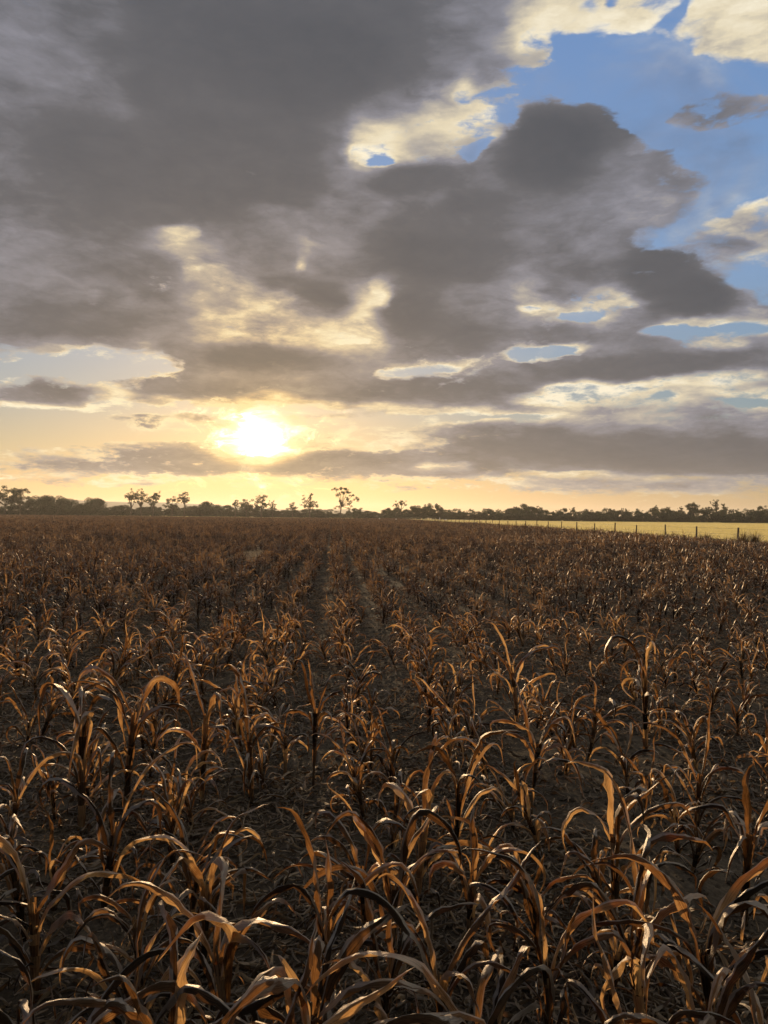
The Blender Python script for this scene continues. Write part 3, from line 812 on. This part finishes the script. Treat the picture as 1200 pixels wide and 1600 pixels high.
def stalk_pts(r, h):
    bx, by = r.uniform(-.05, .05), r.uniform(-.05, .05)
    return [Vector((bx * (t ** 1.6), by * (t ** 1.6), h * t)) for t in (0, .2, .4, .6, .8, 1.0)]
def on(pts, t):
    t = min(.999, max(0, t)) * (len(pts) - 1); i = int(t); return pts[i].lerp(pts[i + 1], t - i)

def plant_meshes(seed, h=0.42, nleaf=9, nseg=14, nw=4, spec=None, big=1.0):
    """stalk mesh and a list of leaf meshes of one withered corn plant, base at the origin"""
    r = random.Random(seed); pts = stalk_pts(r, h)
    st = MB(); st.tube([(0, 0, -.04)] + pts[1:], [.010, .0095, .009, .008, .006, .003], 7)
    for t in (.22, .42, .62):                     # swollen nodes
        c = on(pts, t); st.tube([c - Vector((0, 0, .006)), c, c + Vector((0, 0, .006))], [.009, .012, .009], 7)
    leaves = []
    turn = r.uniform(0, 2 * PI)
    for k in range(nleaf):
        if spec and k < len(spec):
            hb, a, la, L, W, dr, pw, tw, df = spec[k]; W *= .84
        else:
            t = (k + .6) / nleaf; hb = t
            a = turn + (k % 2) * PI + r.gauss(0, .45)
            low_ = t < .35
            la = r.uniform(.5, 1.1) if low_ else r.uniform(.12, .5)
            L = (r.uniform(.25, .42) if low_ else r.uniform(.36, .62)) * big
            W = r.uniform(.016, .030) if low_ else r.uniform(.024, .044)
            dr = r.choice([r.uniform(1.8, 2.5), r.uniform(2.4, 3.4)]) if not (t > .8 and r.random() < .45) else r.uniform(.3, 1.2)
            pw = r.uniform(.9, 2.2); tw = r.gauss(0, 1.3); df = r.gauss(0, .5)
        m = MB(); b = on(pts, hb)
        # the sheath clasps the stalk below the blade
        sh = on(pts, max(0, hb - .2))
        n0 = len(m.v); ns = 5
        for i in range(3):
            c = sh.lerp(b, i / 2); rad = .0105 + .004 * i
            for q in range(ns + 1):
                g = a - 2.0 + 4.0 * q / ns
                m.v.append(c + Vector((math.cos(g) * rad, math.sin(g) * rad, 0))); m.uv.append((q / ns, i * .05))
        for i in range(2):
            for q in range(ns):
                a0 = n0 + i * (ns + 1) + q; m.f.append((a0, a0 + 1, a0 + ns + 2, a0 + ns + 1))
        leaf_strip(m, b + Vector((math.cos(a), math.sin(a), 0)) * .012, a, la, L, W, dr, pw, tw, df, r.uniform(.25, .8), r.randrange(10 ** 6), nseg, nw)
        leaves.append(m.build('leaf', M_leaf))
    for k in range(4):                            # shrivelled strips clinging to the stalk
        m = MB(); b = on(pts, r.uniform(.15, .95)); a = r.uniform(0, 2 * PI)
        leaf_strip(m, b, a, r.uniform(.3, 1.3), r.uniform(.12, .30), r.uniform(.008, .018), r.uniform(1.2, 3.2), r.uniform(.8, 2), r.gauss(0, 3.0), r.gauss(0, 1.2), r.uniform(.6, 1.3), r.randrange(10 ** 6), nseg, 2, .2)
        leaves.append(m.build('leaf', M_leaf))
    return st.build('stalk', M_stalk), leaves

def place_plant(protos, loc, rz, sc, label, group, tilt=(0, 0)):
    stm, lvs = protos
    e = empty('corn_plant', loc, rz, sc); e.rotation_euler = (tilt[0], tilt[1], rz)
    obj('stalk', stm, e)
    for m in lvs: obj('leaf', m, e)
    tag(e, label, 'corn plant', group)
    return e

def ground_pt(px, ytop, htop):
    """where a plant of height htop stands when its top shows at (px, ytop)"""
    d = ray(px, ytop); k = (htop - EYE) / d.z
    return Vector((d.x * k, d.y * k, 0))

# foreground plants shaped one by one.  leaf spec: stem fraction, azimuth, launch, length, width, droop, power, twist, drift
# azimuth 0 = right, pi/2 = away, pi = left, -pi/2 = towards the viewer
FG = [
    # (x, y of top, height, scale, leaves, label)
    (250, 1437, .62, [(.95, 1.2, .05, .34, .060, .5, 2.5, .5, .2), (.9, -2.0, .10, .36, .055, 2.9, 1.2, .2, 0), (.85, PI + .2, .35, .55, .042, 1.3, 1.2, .4, .2), (.8, .1, .45, .60, .045, 1.9, 1.1, -.4, -.1), (.6, PI, .7, .55, .046, 1.9, 1.0, .3, 0), (.4, -.6, .8, .4, .04, 1.8, 1.0, .8, 0)], 'broad upright corn leaves at the bottom edge, third of the way from the left'),
    (90, 1478, .60, [(.9, PI - .2, .3, .55, .042, 1.9, 1.0, .2, 0), (.85, .2, .35, .60, .044, 1.9, 1.1, -.3, 0), (.7, 2.0, .4, .5, .04, 2.0, 1.0, .6, 0), (.5, -1, .6, .4, .04, 2.0, 1.0, .6, 0)], 'corn plant with flat arching leaves in the bottom left corner'),
    (400, 1490, .60, [(.9, PI - .5, .3, .62, .040, 2.1, 1.1, .2, 0), (.9, .9, .2, .42, .04, .7, 1.2, .5, 0), (.7, PI + .6, .6, .5, .04, 1.9, 1.0, .6, 0), (.7, .1, .5, .6, .042, 2.0, 1.0, .3, 0)], 'corn plant with one tall narrow arch at the bottom left of centre'),
    (520, 1552, .50, [(.9, PI + .1, .4, .60, .040, 2.1, .9, .2, 0), (.9, .2, .45, .60, .042, 2.0, .9, -.2, 0), (.7, 1.5, .3, .4, .04, 1.8, 1.2, .6, 0)], 'low corn plant whose two leaves arch along the bottom edge'),
    (505, 1288, .66, [(.9, .15, .35, .66, .046, 2.6, 1.2, .3, 0), (.9, PI + .3, .2, .5, .045, 2.0, 1.6, .4, 0), (.8, 1.4, .1, .4, .05, .8, 1.5, .4, 0), (.6, -.8, .5, .5, .04, 2.2, 1.0, .8, 0), (.4, PI, .7, .4, .04, 2.0, 1, 0, 0)], 'corn plant with a high leaf arching right, lit tan, left of centre'),
    (612, 1233, .70, [(.95, -.4, .08, .62, .062, 2.4, 2.0, .5, .2), (.9, PI - .3, .15, .5, .05, 2.2, 1.5, .5, 0), (.7, 1, .3, .5, .045, 2.0, 1.2, -.6, 0), (.5, -2, .5, .45, .04, 2.2, 1, .5, 0)], 'corn plant with a wide glowing leaf hanging down at the centre'),
    (362, 1338, .64, [(.9, -.9, .2, .55, .055, 2.7, .9, .2, 0), (.9, PI, .3, .5, .045, 2.4, 1.1, .4, 0), (.8, .6, .2, .45, .04, 2.2, 1.3, .4, 0), (.6, 2.5, .5, .4, .04, 2.2, 1, .5, 0)], 'greyish corn plant with leaves folded over, left of centre'),
    (475, 1432, .58, [(.95, 1.3, .1, .30, .040, 2.8, 1.4, .5, 0), (.8, -.3, .3, .45, .04, 2.2, 1.1, .4, 0), (.7, PI, .4, .4, .04, 2.3, 1.0, .4, 0)], 'small pale-tipped corn plant with curled leaf, bottom centre left'),
    (600, 1350, .64, [(.95, PI - .6, .12, .60, .055, .9, 1.8, .4, .2), (.9, .3, .25, .62, .050, 1.9, 1.3, .3, 0), (.8, -2.2, .3, .5, .05, 1.6, 1.2, .5, 0), (.7, .9, .15, .5, .05, 1.0, 1.5, -.4, 0), (.5, -.4, .5, .5, .045, 1.8, 1, .6, 0)], 'large corn plant fanning broad leaves, bottom centre'),
    (700, 1340, .66, [(.9, .1, .35, .60, .044, 1.8, 1.0, .2, 0), (.9, PI, .3, .62, .046, 1.8, 1.1, .3, 0), (.8, -.5, .4, .5, .03, 2.4, 1.2, .6, 0), (.6, 1.2, .3, .5, .045, 1.7, 1.2, .5, 0)], 'corn plant with a flat double arch, bottom just right of centre'),
    (742, 1448, .56, [(.9, .3, .3, .5, .04, 2.3, 1.0, .3, 0), (.9, PI - .2, .4, .6, .042, 2.0, 1.0, .3, 0), (.6, -1.4, .4, .4, .04, 2.2, 1.1, .6, 0)], 'corn plant with ragged pale leaf bases, bottom right of centre'),
    (862, 1322, .68, [(.95, PI - .1, .15, .66, .050, 1.9, 1.9, .3, 0), (.9, .1, .2, .68, .048, 2.3, 1.2, .3, 0), (.85, -.3, .3, .55, .045, 2.2, 1.2, -.4, 0), (.9, 1.6, .08, .4, .035, .5, 1.2, .5, 0), (.6, -2.2, .5, .5, .04, 2.0, 1, .6, 0), (.4, .6, .6, .45, .04, 2.0, 1, .6, 0)], 'tall corn plant with leaves sweeping both ways, lower right'),
    (965, 1188, .70, [(.95, .8, .08, .40, .05, 2.7, 1.4, .3, 0), (.9, PI, .3, .45, .035, 2.7, 1.0, .3, 0), (.85, -.2, .3, .45, .04, 2.5, 1.1, .4, 0), (.6, -1.4, .4, .45, .04, 2.4, 1, .6, 0), (.5, 2.2, .6, .4, .04, 2.3, 1, .4, 0)], 'corn plant with folded tip right of centre, above the foreground'),
    (1012, 1214, .72, [(.98, -1.2, .02, .55, .060, 2.9, 1.6, .3, 0), (.9, .2, .3, .42, .045, 2.5, 1.0, .3, 0), (.85, PI, .3, .40, .04, 2.5, 1.1, .4, 0), (.5, -1.3, .5, .45, .05, 2.2, 1, .5, 0)], 'tall straight corn plant with one wide drooping leaf, right side'),
    (1010, 1330, .62, [(.9, -1.6, .3, .5, .055, 2.4, 1.1, .2, 0), (.9, PI - .3, .2, .5, .05, 1.9, 1.2, .2, 0), (.8, .4, .2, .45, .05, 2.0, 1.2, .5, 0)], 'red-brown corn plant glowing low between the right hand plants'),
    (1120, 1318, .68, [(.95, .1, .15, .60, .050, 2.5, 1.3, .3, 0), (.9, PI - .2, .15, .55, .055, 1.9, 1.6, .3, 0), (.85, -1.2, .2, .5, .055, 2.2, 1.5, .4, 0), (.6, .4, .4, .5, .045, 2.2, 1, .6, 0)], 'corn plant with a hooked arch near the right edge'),
    (1105, 1440, .60, [(.9, -1.8, .2, .5, .045, 2.7, 1.0, .3, 0), (.9, .8, .3, .4, .04, 2.4, 1, .3, 0), (.7, PI, .5, .45, .03, 2.4, 1.0, .6, 0)], 'corn plant with pale twisted hanging leaf near the lower right edge'),
    (985, 1455, .58, [(.9, -1.4, .2, .45, .045, 2.8, 1.0, .3, 0), (.9, .2, .3, .4, .035, 2.5, 1.2, .6, 0), (.8, PI, .3, .45, .04, 2.3, 1.0, .4, 0)], 'corn plant with straw-white crumpled tips, bottom right'),
    (1185, 1395, .66, [(.9, PI - .2, .2, .5, .045, 1.4, 1.4, .4, 0), (.9, .2, .1, .5, .045, 1.8, 1.4, .4, 0), (.7, PI + .7, .6, .6, .04, 1.5, 1.0, .5, 0)], 'corn plant cut by the right edge near the bottom'),
    (735, 1250, .60, [(.95, 1.5, .05, .35, .04, .4, 1.2, .4, 0), (.9, .1, .2, .35, .045, 2.2, 1.2, .5, 0), (.85, PI, .2, .35, .045, 2.0, 1.2, .5, 0), (.6, -1.4, .3, .4, .05, 2.0, 1.2, .4, 0)], 'slim upright corn plant standing in bare soil, centre right'),
    (492, 1026, .78, [(1., 2.4, .12, .36, .058, .35, 1.2, .2, 0), (.9, 0, .15, .30, .05, .9, 1.4, .4, 0), (.8, PI, .3, .4, .045, 2.4, 1.0, .4, 0), (.7, -1.2, .3, .45, .05, 2.4, 1.2, .3, 0), (.5, .5, .5, .4, .04, 2.2, 1.0, .4, 0)], 'tall corn plant with a blade pointing up like a spear, mid left'),
    (832, 1058, .74, [(.9, PI, .25, .5, .045, 2.6, 1.1, .3, 0), (.9, .1, .25, .5, .045, 2.4, 1.1, .3, 0), (.85, -1.4, .15, .45, .055, 2.6, 1.2, .3, 0), (.7, 2.4, .3, .45, .05, 2.4, 1.2, .3, 0), (.6, -.6, .4, .45, .05, 2.4, 1.0, .4, 0)], 'bushy orange-lit corn plant alone in a gap, centre right'),
    (810, 975, .80, None, 'clump-topped corn plant rising above its neighbours, middle of the right half'),
    (655, 1150, .68, None, 'corn plant with a pair of hanging leaf loops right of centre'),
    (715, 1120, .70, None, 'corn plant with a pale vertical blade in the middle of the field'),
    (200, 1030, .80, None, 'tall dense corn plant of the left mid-field clump'),
    (318, 1035, .78, None, 'corn plant with orange back-lit leaves, left mid-field'),
    (130, 1060, .76, None, 'dark bent corn plant at the far left of the mid-field clump'),
    (395, 1045, .74, None, 'corn plant leaning right between the left clump and the spear leaf'),
    (1010, 985, .82, None, 'tall bright corn plant of the right mid-field'),
    (165, 1170, .66, None, 'corn plant with a thin curled leaf, left side below the clump'),
    (300, 1200, .64, None, 'corn plant with a thin hooked leaf, left of centre below the clump'),
    (60, 1250, .64, None, 'corn plant at the left edge halfway down the foreground'),
    (1090, 1080, .74, None, 'corn plant with long looping leaves, right mid-field'),
    (1165, 1160, .72, None, 'corn plant crowding the right edge halfway down'),
]
taken = []; HERO = []
for i, (px, ty, ht, spec, lab) in enumerate(FG):
    p = ground_pt(px, ty, ht)
    big = 1.0 if spec else 1.1
    st_h = ht - (.20 if spec else .26)
    pr = plant_meshes(900 + i, st_h, 8 if spec else 10, 18, 4, spec, big)
    top = max(v.co.z for m in pr[1] for v in m.vertices)
    sc = ht / top
    HERO.append((p, lab)); place_plant(pr, p + Vector((0, 0, relief_at(p.x, p.y) - .01)), 0.0, sc, lab, None)
    taken.append((p.x, p.y))

# the field pattern: rows along +Y, gaps, and taller and lower patches
def stature(x, y):
    n = mnoise.noise(Vector((x * .12, y * .10, 7.7)))
    n2_ = mnoise.noise(Vector((x * .5, y * .5, 2.2)))
    d = math.hypot(x, y); k = min(1.0, max(0.0, (d - 4) / 10))
    return max(.5, min(1.2, .90 + .32 * n + .16 * n2_)) * (.92 - .14 * k) * (1 + .35 * min(1, max(0, (x - 10) / 10)))
spots = []
r = random.Random(77)
NR0, NR1 = int(-190 / ROW), int(FIELD_X / ROW)
for k in range(NR0, NR1 + 1):
    x0 = k * ROW + .2
    y = r.uniform(.9, 1.2)
    while y < FIELD_Y:
        # only what lies in or close to the fan of the view
        inside = -.56 * y - 3.0 < x0 < .78 * y + 3.0
        step = (.24 if y < 9 else .20) if y < 60 else .28 if y < 120 else .42
        if inside and r.random() < .86 * (1 if stature(x0, y) > .5 else .7):
            spots.append((x0 + r.gauss(0, .11), y + r.uniform(-.09, .09)))
        y += step
def shows(x, y):
    d = CAMROT.transposed() @ Vector((x, y, .35 - EYE))
    if d.z > -.05: return False
    u_, v_ = d.x / -d.z * FPX, d.y / -d.z * FPX
    return abs(u_) < 640 and v_ > -880
spots = [s for s in spots if not (-3.5 < s[0] < -2.3 and 24.5 < s[1] < 30.5)]
spots = [s for s in spots if all((s[0] - a) ** 2 + (s[1] - b) ** 2 > .16 ** 2 for a, b in (taken if s[1] < 12 else ()))]
near_s = sorted([s for s in spots if s[1] < 30 and shows(*s)], key=lambda s: math.hypot(*s))[:300 - len(FG)]
near_set = set(near_s)
far_s = [s for s in spots if s not in near_set and (math.hypot(*s) > 1.35)]
protos = [plant_meshes(300 + i, .27 + .035 * (i % 5), 12 + i % 3, 14, 4) for i in range(14)]
NEARP = []
for i, (x, y) in enumerate(near_s):
    sc = stature(x, y) * r.uniform(.85, 1.1)
    e_ = place_plant(protos[i % 14], (x, y, relief_at(x, y) - .01), r.uniform(0, 2 * PI), sc,
                'withered brown corn plant crowded into the rows behind and between the larger ones', 'withered corn plants in the rows', (r.gauss(0, .16), r.gauss(0, .16)))
    NEARP.append((x, y, e_))
# those standing next to a plant one can point to are named by it
CN = ['broad upright leaves at the bottom edge', 'flat arches in the bottom left corner', 'single narrow arch, bottom left', 'two leaves arching along the bottom edge', 'high leaf arching right, left of centre',
      'wide glowing leaf at the centre', 'folded greyish leaves, left of centre', 'small pale curled tip, bottom left', 'fan of broad leaves, bottom centre', 'flat double arch right of centre', 'ragged pale leaf bases, bottom right',
      'leaves sweeping both ways, lower right', 'folded tip, right of centre', 'one wide drooping leaf, right side', 'low red-brown glow, right side', 'hooked arch near the right edge', 'pale twisted hanging leaf, lower right',
      'straw-white crumpled tips, bottom right', 'leaves cut by the right edge', 'slim upright form in bare soil', 'spear-like blade pointing up', 'bushy orange-lit form in a gap']
used_c = set()
for k_, way in enumerate(('to the left of', 'to the right of', 'behind', 'in front of')):
    for (hp, _), nick in zip(HERO, CN):
        best = None
        for (x, y, e_) in NEARP:
            if e_.name in used_c: continue
            dx_, dy_ = x - hp.x * y / hp.y, y - hp.y
            ok = (abs(dy_) < .5 and (dx_ < -.08 if k_ == 0 else dx_ > .08)) if k_ < 2 else (abs(dx_) < .35 and (dy_ > .12 if k_ == 2 else dy_ < -.12))
            dd = math.hypot(dx_, dy_)
            if ok and dd < 1.0 and (best is None or dd < best[0]): best = (dd, e_)
        if best:
            used_c.add(best[1].name); best[1]['label'] = 'corn plant %s the one with %s' % (way, nick)

# ------------------------------------------------------------------ instanced ground cover (stuff)
def merged(name, meshes, mat_list):
    vs = []; fs = []; uv = []; mi = []
    for me, slot in meshes:
        b = len(vs); vs += [tuple(v.co) for v in me.vertices]
        uvl = me.uv_layers[0].data if me.uv_layers else None
        tmp = [(0, 0)] * len(me.vertices)
        for p in me.polygons:
            fs.append(tuple(b + q for q in p.vertices)); mi.append(slot)
            if uvl:
                for li, q in zip(p.loop_indices, p.vertices): tmp[q] = tuple(uvl[li].uv)
        uv += tmp
    me = mesh_of(name, vs, fs, None, True, uv)
    for m_ in mat_list: me.materials.append(m_)
    me.polygons.foreach_set('material_index', mi)
    return me

def scatter(name, pts, proto_meshes, kindlabel, mats=None):
    """ONE object: a point cloud of positions that geometry nodes dress with the given meshes"""
    lib = bpy.data.collections.new(name + '_parts')
    for i, me in enumerate(proto_meshes):
        o = bpy.data.objects.new('%s_piece_%02d' % (name, i), me); lib.objects.link(o)
    me = bpy.data.meshes.new(name)
    n = len(pts)
    a = np.array(pts, dtype=np.float32)             # x y z, tiltx, tilty, rz, scale
    me.vertices.add(n); me.vertices.foreach_set('co', a[:, :3].ravel())
    at = me.attributes.new('rot', 'FLOAT_VECTOR', 'POINT'); at.data.foreach_set('vector', a[:, 3:6].ravel())
    at = me.attributes.new('siz', 'FLOAT', 'POINT'); at.data.foreach_set('value', a[:, 6].ravel())
    at = me.attributes.new('pick', 'INT', 'POINT'); at.data.foreach_set('value', np.arange(n, dtype=np.int32) * 7 % len(proto_meshes))
    me.update()
    o = obj(name, me); tag(o, kind='stuff')
    ng = bpy.data.node_groups.new(name, 'GeometryNodeTree')
    ng.interface.new_socket('Geometry', in_out='INPUT', socket_type='NodeSocketGeometry')
    ng.interface.new_socket('Geometry', in_out='OUTPUT', socket_type='NodeSocketGeometry')
    N = ng.nodes; Lk = ng.links
    gi_ = N.new('NodeGroupInput'); go = N.new('NodeGroupOutput')
    ci = N.new('GeometryNodeCollectionInfo'); ci.inputs['Collection'].default_value = lib
    ci.inputs['Separate Children'].default_value = True; ci.inputs['Reset Children'].default_value = True
    iop = N.new('GeometryNodeInstanceOnPoints'); iop.inputs['Pick Instance'].default_value = True
    def attr(nm, typ):
        q = N.new('GeometryNodeInputNamedAttribute'); q.data_type = typ; q.inputs['Name'].default_value = nm; return q.outputs[0]
    Lk.new(gi_.outputs[0], iop.inputs['Points']); Lk.new(ci.outputs[0], iop.inputs['Instance'])
    Lk.new(attr('pick', 'INT'), iop.inputs['Instance Index'])
    e2r = N.new('FunctionNodeEulerToRotation'); Lk.new(attr('rot', 'FLOAT_VECTOR'), e2r.inputs[0]); Lk.new(e2r.outputs[0], iop.inputs['Rotation'])
    Lk.new(attr('siz', 'FLOAT'), iop.inputs['Scale'])
    Lk.new(iop.outputs[0], go.inputs[0])
    md = o.modifiers.new('scatter', 'NODES'); md.node_group = ng
    return o

# the rest of the crop
crop_protos = []
for i in range(10):
    s_, lv = plant_meshes(500 + i, .27 + .035 * (i % 5), 13 + i % 3, 7, 2)
    crop_protos.append(merged('crop_piece', [(s_, 0)] + [(m, 1) for m in lv], [M_stalk, M_leaf_dark]))
pts = [(x, y, relief_at(x, y) - .01, r.gauss(0, .07), r.gauss(0, .07), r.uniform(0, 6.28), stature(x, y) * r.uniform(.82, 1.12) * (1.0 if y < 60 else 1.15)) for x, y in far_s]
o = scatter('corn_crop', pts, crop_protos, '')
o['label'] = 'withered brown corn crop filling the field to the horizon'

# dead leaves, husks and stubble lying on the soil
lit = []
for i in range(8):
    q = random.Random(60 + i); m = MB()
    for j in range(9):
        bx, by = q.gauss(0, .09), q.gauss(0, .09)
        L = q.uniform(.03, .16)
        leaf_strip(m, (bx, by, q.uniform(.002, .018)), q.uniform(0, 6.28), q.uniform(1.25, 1.6), L, q.uniform(.006, .022), q.uniform(-.3, .45), 1.0, q.gauss(0, 1.6), q.gauss(0, .9), q.uniform(.2, .9), q.randrange(9999), 6, 2, .15)
    lit.append(m.build('litter_piece', M_litter))
pts = []
for i in range(40000):
    y = 1.2 + 34 * r.random() ** 1.7
    x = r.uniform(-.56 * y - 2, .72 * y + 2)
    if x > FIELD_X: continue
    dens = mnoise.noise(Vector((x * .9, y * .9, 5)))
    if r.random() > .55 + dens: continue
    pts.append((x, y, relief_at(x, y), 0, 0, r.uniform(0, 6.28), r.uniform(.6, 1.3)))
scatter('leaf_litter', pts, lit, '')
# a pale strip of loose leaf pieces in a gap left in the crop
M_pale = leafy('pale_strip', [(.25, .20, .13), (.40, .33, .22), (.55, .46, .32)], [(.2, .14, .08), (.35, .26, .15), (.5, .38, .22)], 0.35, rough=0.5, gloss=0.02)
pale = []
for i in range(4):
    q = random.Random(160 + i); m = MB()
    for j in range(14):
        leaf_strip(m, (q.gauss(0, .12), q.gauss(0, .12), q.uniform(.01, .05)), q.uniform(0, 6.28), q.uniform(.9, 1.5), q.uniform(.08, .24), q.uniform(.008, .02), q.uniform(0, .8), 1.0, q.gauss(0, 1.2), 0, .4, q.randrange(9999), 5, 2, .1)
    pale.append(m.build('pale_piece', M_pale))
scatter('pale_patch', [(-2.95 + r.gauss(0, .18), r.uniform(24.8, 30.2), .02, 0, 0, r.uniform(0, 6.28), r.uniform(.8, 1.4)) for _ in range(170)], pale, '')
# soil clods
clods = []
for i in range(5):
    q = random.Random(i + 8); v = []; f = []; n = 8; rg = 5
    v.append((0, 0, .03))
    for a in range(1, rg):
        for b in range(n):
            th = a / rg * PI * .62; ph = 2 * PI * b / n
            rr = .032 * (1 + q.uniform(-.3, .3))
            v.append((math.sin(th) * math.cos(ph) * rr, math.sin(th) * math.sin(ph) * rr, math.cos(th) * rr * .75))
    for b in range(n): f.append((0, 1 + b, 1 + (b + 1) % n))
    for a in range(rg - 2):
        for b in range(n):
            c0 = 1 + a * n + b; c1 = 1 + a * n + (b + 1) % n; f.append((c0, c0 + n, c1 + n, c1))
    clods.append(mesh_of('clod_piece', v, f, M_soil, False))
pts = []
for i in range(22000):
    y = 1.2 + 20 * r.random() ** 1.6; x = r.uniform(-.56 * y - 2, .72 * y + 2)
    pts.append((x, y, relief_at(x, y) - .004, r.uniform(-.4, .4), r.uniform(-.4, .4), r.uniform(0, 6.28), r.uniform(.15, 1.0) ** 1.6 * .9))
scatter('soil_clods', pts, clods, '')

# pasture grass
gp = []
for i in range(6):
    q = random.Random(200 + i); m = MB()
    for j in range(150):
        bx, by = q.uniform(-.6, .6), q.uniform(-.6, .6)
        a = q.uniform(0, 6.28); L = q.uniform(.10, .26); W = q.uniform(.006, .012); le = q.uniform(.1, .6)
        d1 = Vector((math.cos(a) * math.sin(le), math.sin(a) * math.sin(le), math.cos(le))); sd_ = Vector((-math.sin(a), math.cos(a), 0)) * W
        b_ = Vector((bx, by, 0)); mid = b_ + d1 * L * .55; tip = mid + Vector((d1.x * 1.8, d1.y * 1.8, d1.z * .7)) * L * .45
        n0 = len(m.v); m.v += [b_ - sd_, b_ + sd_, mid + sd_ * .8, mid - sd_ * .8, tip]; m.f += [(n0, n0 + 1, n0 + 2, n0 + 3), (n0 + 3, n0 + 2, n0 + 4)]
    gp.append(mesh_of('grass_piece', m.v, m.f, M_grass, False))
pts = []
for i in range(60000):
    y = 25 + 380 * r.random() ** 1.1
    if y < 306: x = r.uniform(25.6, .74 * y + 8)
    else: x = r.uniform(-.3 * y, .74 * y)
    if x < 25.6 and y < 306: continue
    if 203 < y + (x - 60) * .2 < 207 and 34 < x < 150: continue
    pts.append((x, y, 0.0, 0, 0, r.uniform(0, 6.28), r.uniform(.7, 1.3) * (1 + y / 400)))
scatter('pasture_grass', pts, gp, '')

# rough brown grass on the strip between crop and fence
gp2 = []
for i in range(5):
    q = random.Random(260 + i); m = MB()
    for j in range(110):
        rad = abs(q.gauss(0, .16)); a = q.uniform(0, 6.28)
        leaf_strip(m, (rad * math.cos(a), rad * math.sin(a), 0), a, q.uniform(.05, .5), q.uniform(.25, .6), q.uniform(.005, .010), q.uniform(.4, 1.9), 1.5, 0, 0, .2, q.randrange(9999), 4, 1, 0)
    gp2.append(m.build('strip_piece', M_tussock))
pts = []
for i in range(5200):
    y = 18 + 290 * r.random(); x = r.uniform(FIELD_X - .3, 25.3)
    if r.random() < .35 + mnoise.noise(Vector((x, y * .3, 1))): pts.append((x, y, 0, 0, 0, r.uniform(0, 6.28), r.uniform(.6, 1.15)))
scatter('fence_strip_grass', pts, gp2, '')

# big tussocks by the fence, one by one
def tussock(px, ytop, D, wpx, label, seed):
    p = at_depth(px, D); dist = math.hypot(p.x, p.y); h = (ytop - hz(px)); h = EYE - h / FPX * dist; wd = wpx / FPX * dist
    q = random.Random(seed); e = empty('grass_tussock', p)
    for part, n, spread in (('outer_blades', 260, .5), ('seed_stems', 90, .3)):
        m = MB()
        for j in range(n):
            rad = abs(q.gauss(0, .15)) * wd; a = q.uniform(0, 6.28)
            leaf_strip(m, (rad * math.cos(a), rad * math.sin(a), 0), a, q.uniform(.02, spread), h * q.uniform(.6, 1.25), .012, q.uniform(.4, 1.6), 1.6, 0, 0, .2, q.randrange(9999), 5, 1, 0)
        obj(part, m.build(part, M_tussock), e)
    tag(e, label, 'grass tussock')
for a in [(1161, 827, 40, 15, 'round brown grass tussock left of the rightmost fence post', 1), (1180, 828, 39.5, 12, 'narrower brown tussock leaning against the rightmost fence post', 2),
          (1103, 829, 45, 26, 'wide low tussock between the second and third posts from the right', 3), (1012, 832, 57, 14, 'small low tussock at the foot of a post, right of centre', 4),
          (800, 822.5, 103, 8, 'small dark tussock beside the fence, far along', 5)]:
    tussock(*a)

# ------------------------------------------------------------------ haze
def haze(density, lo, hi):
    v = [(x, y, z) for x in (lo[0], hi[0]) for y in (lo[1], hi[1]) for z in (lo[2], hi[2])]
    f = [(0, 1, 3, 2), (4, 6, 7, 5), (0, 4, 5, 1), (2, 3, 7, 6), (0, 2, 6, 4), (1, 5, 7, 3)]
    mt, nt, o_ = material('haze')
    pv = nt.node('ShaderNodeVolumePrincipled'); pv.inputs['Density'].default_value = density
    pv.inputs['Color'].default_value = (.9, .88, .85, 1); pv.inputs['Anisotropy'].default_value = 0.5
    nt.l.new(pv.outputs[0], o_.inputs['Volume'])
    o_ = obj('haze', mesh_of('haze', v, f, mt, False)); tag(o_, kind='stuff')
haze(0.00018, (-4600, -100, -2), (4600, 4600, 70))
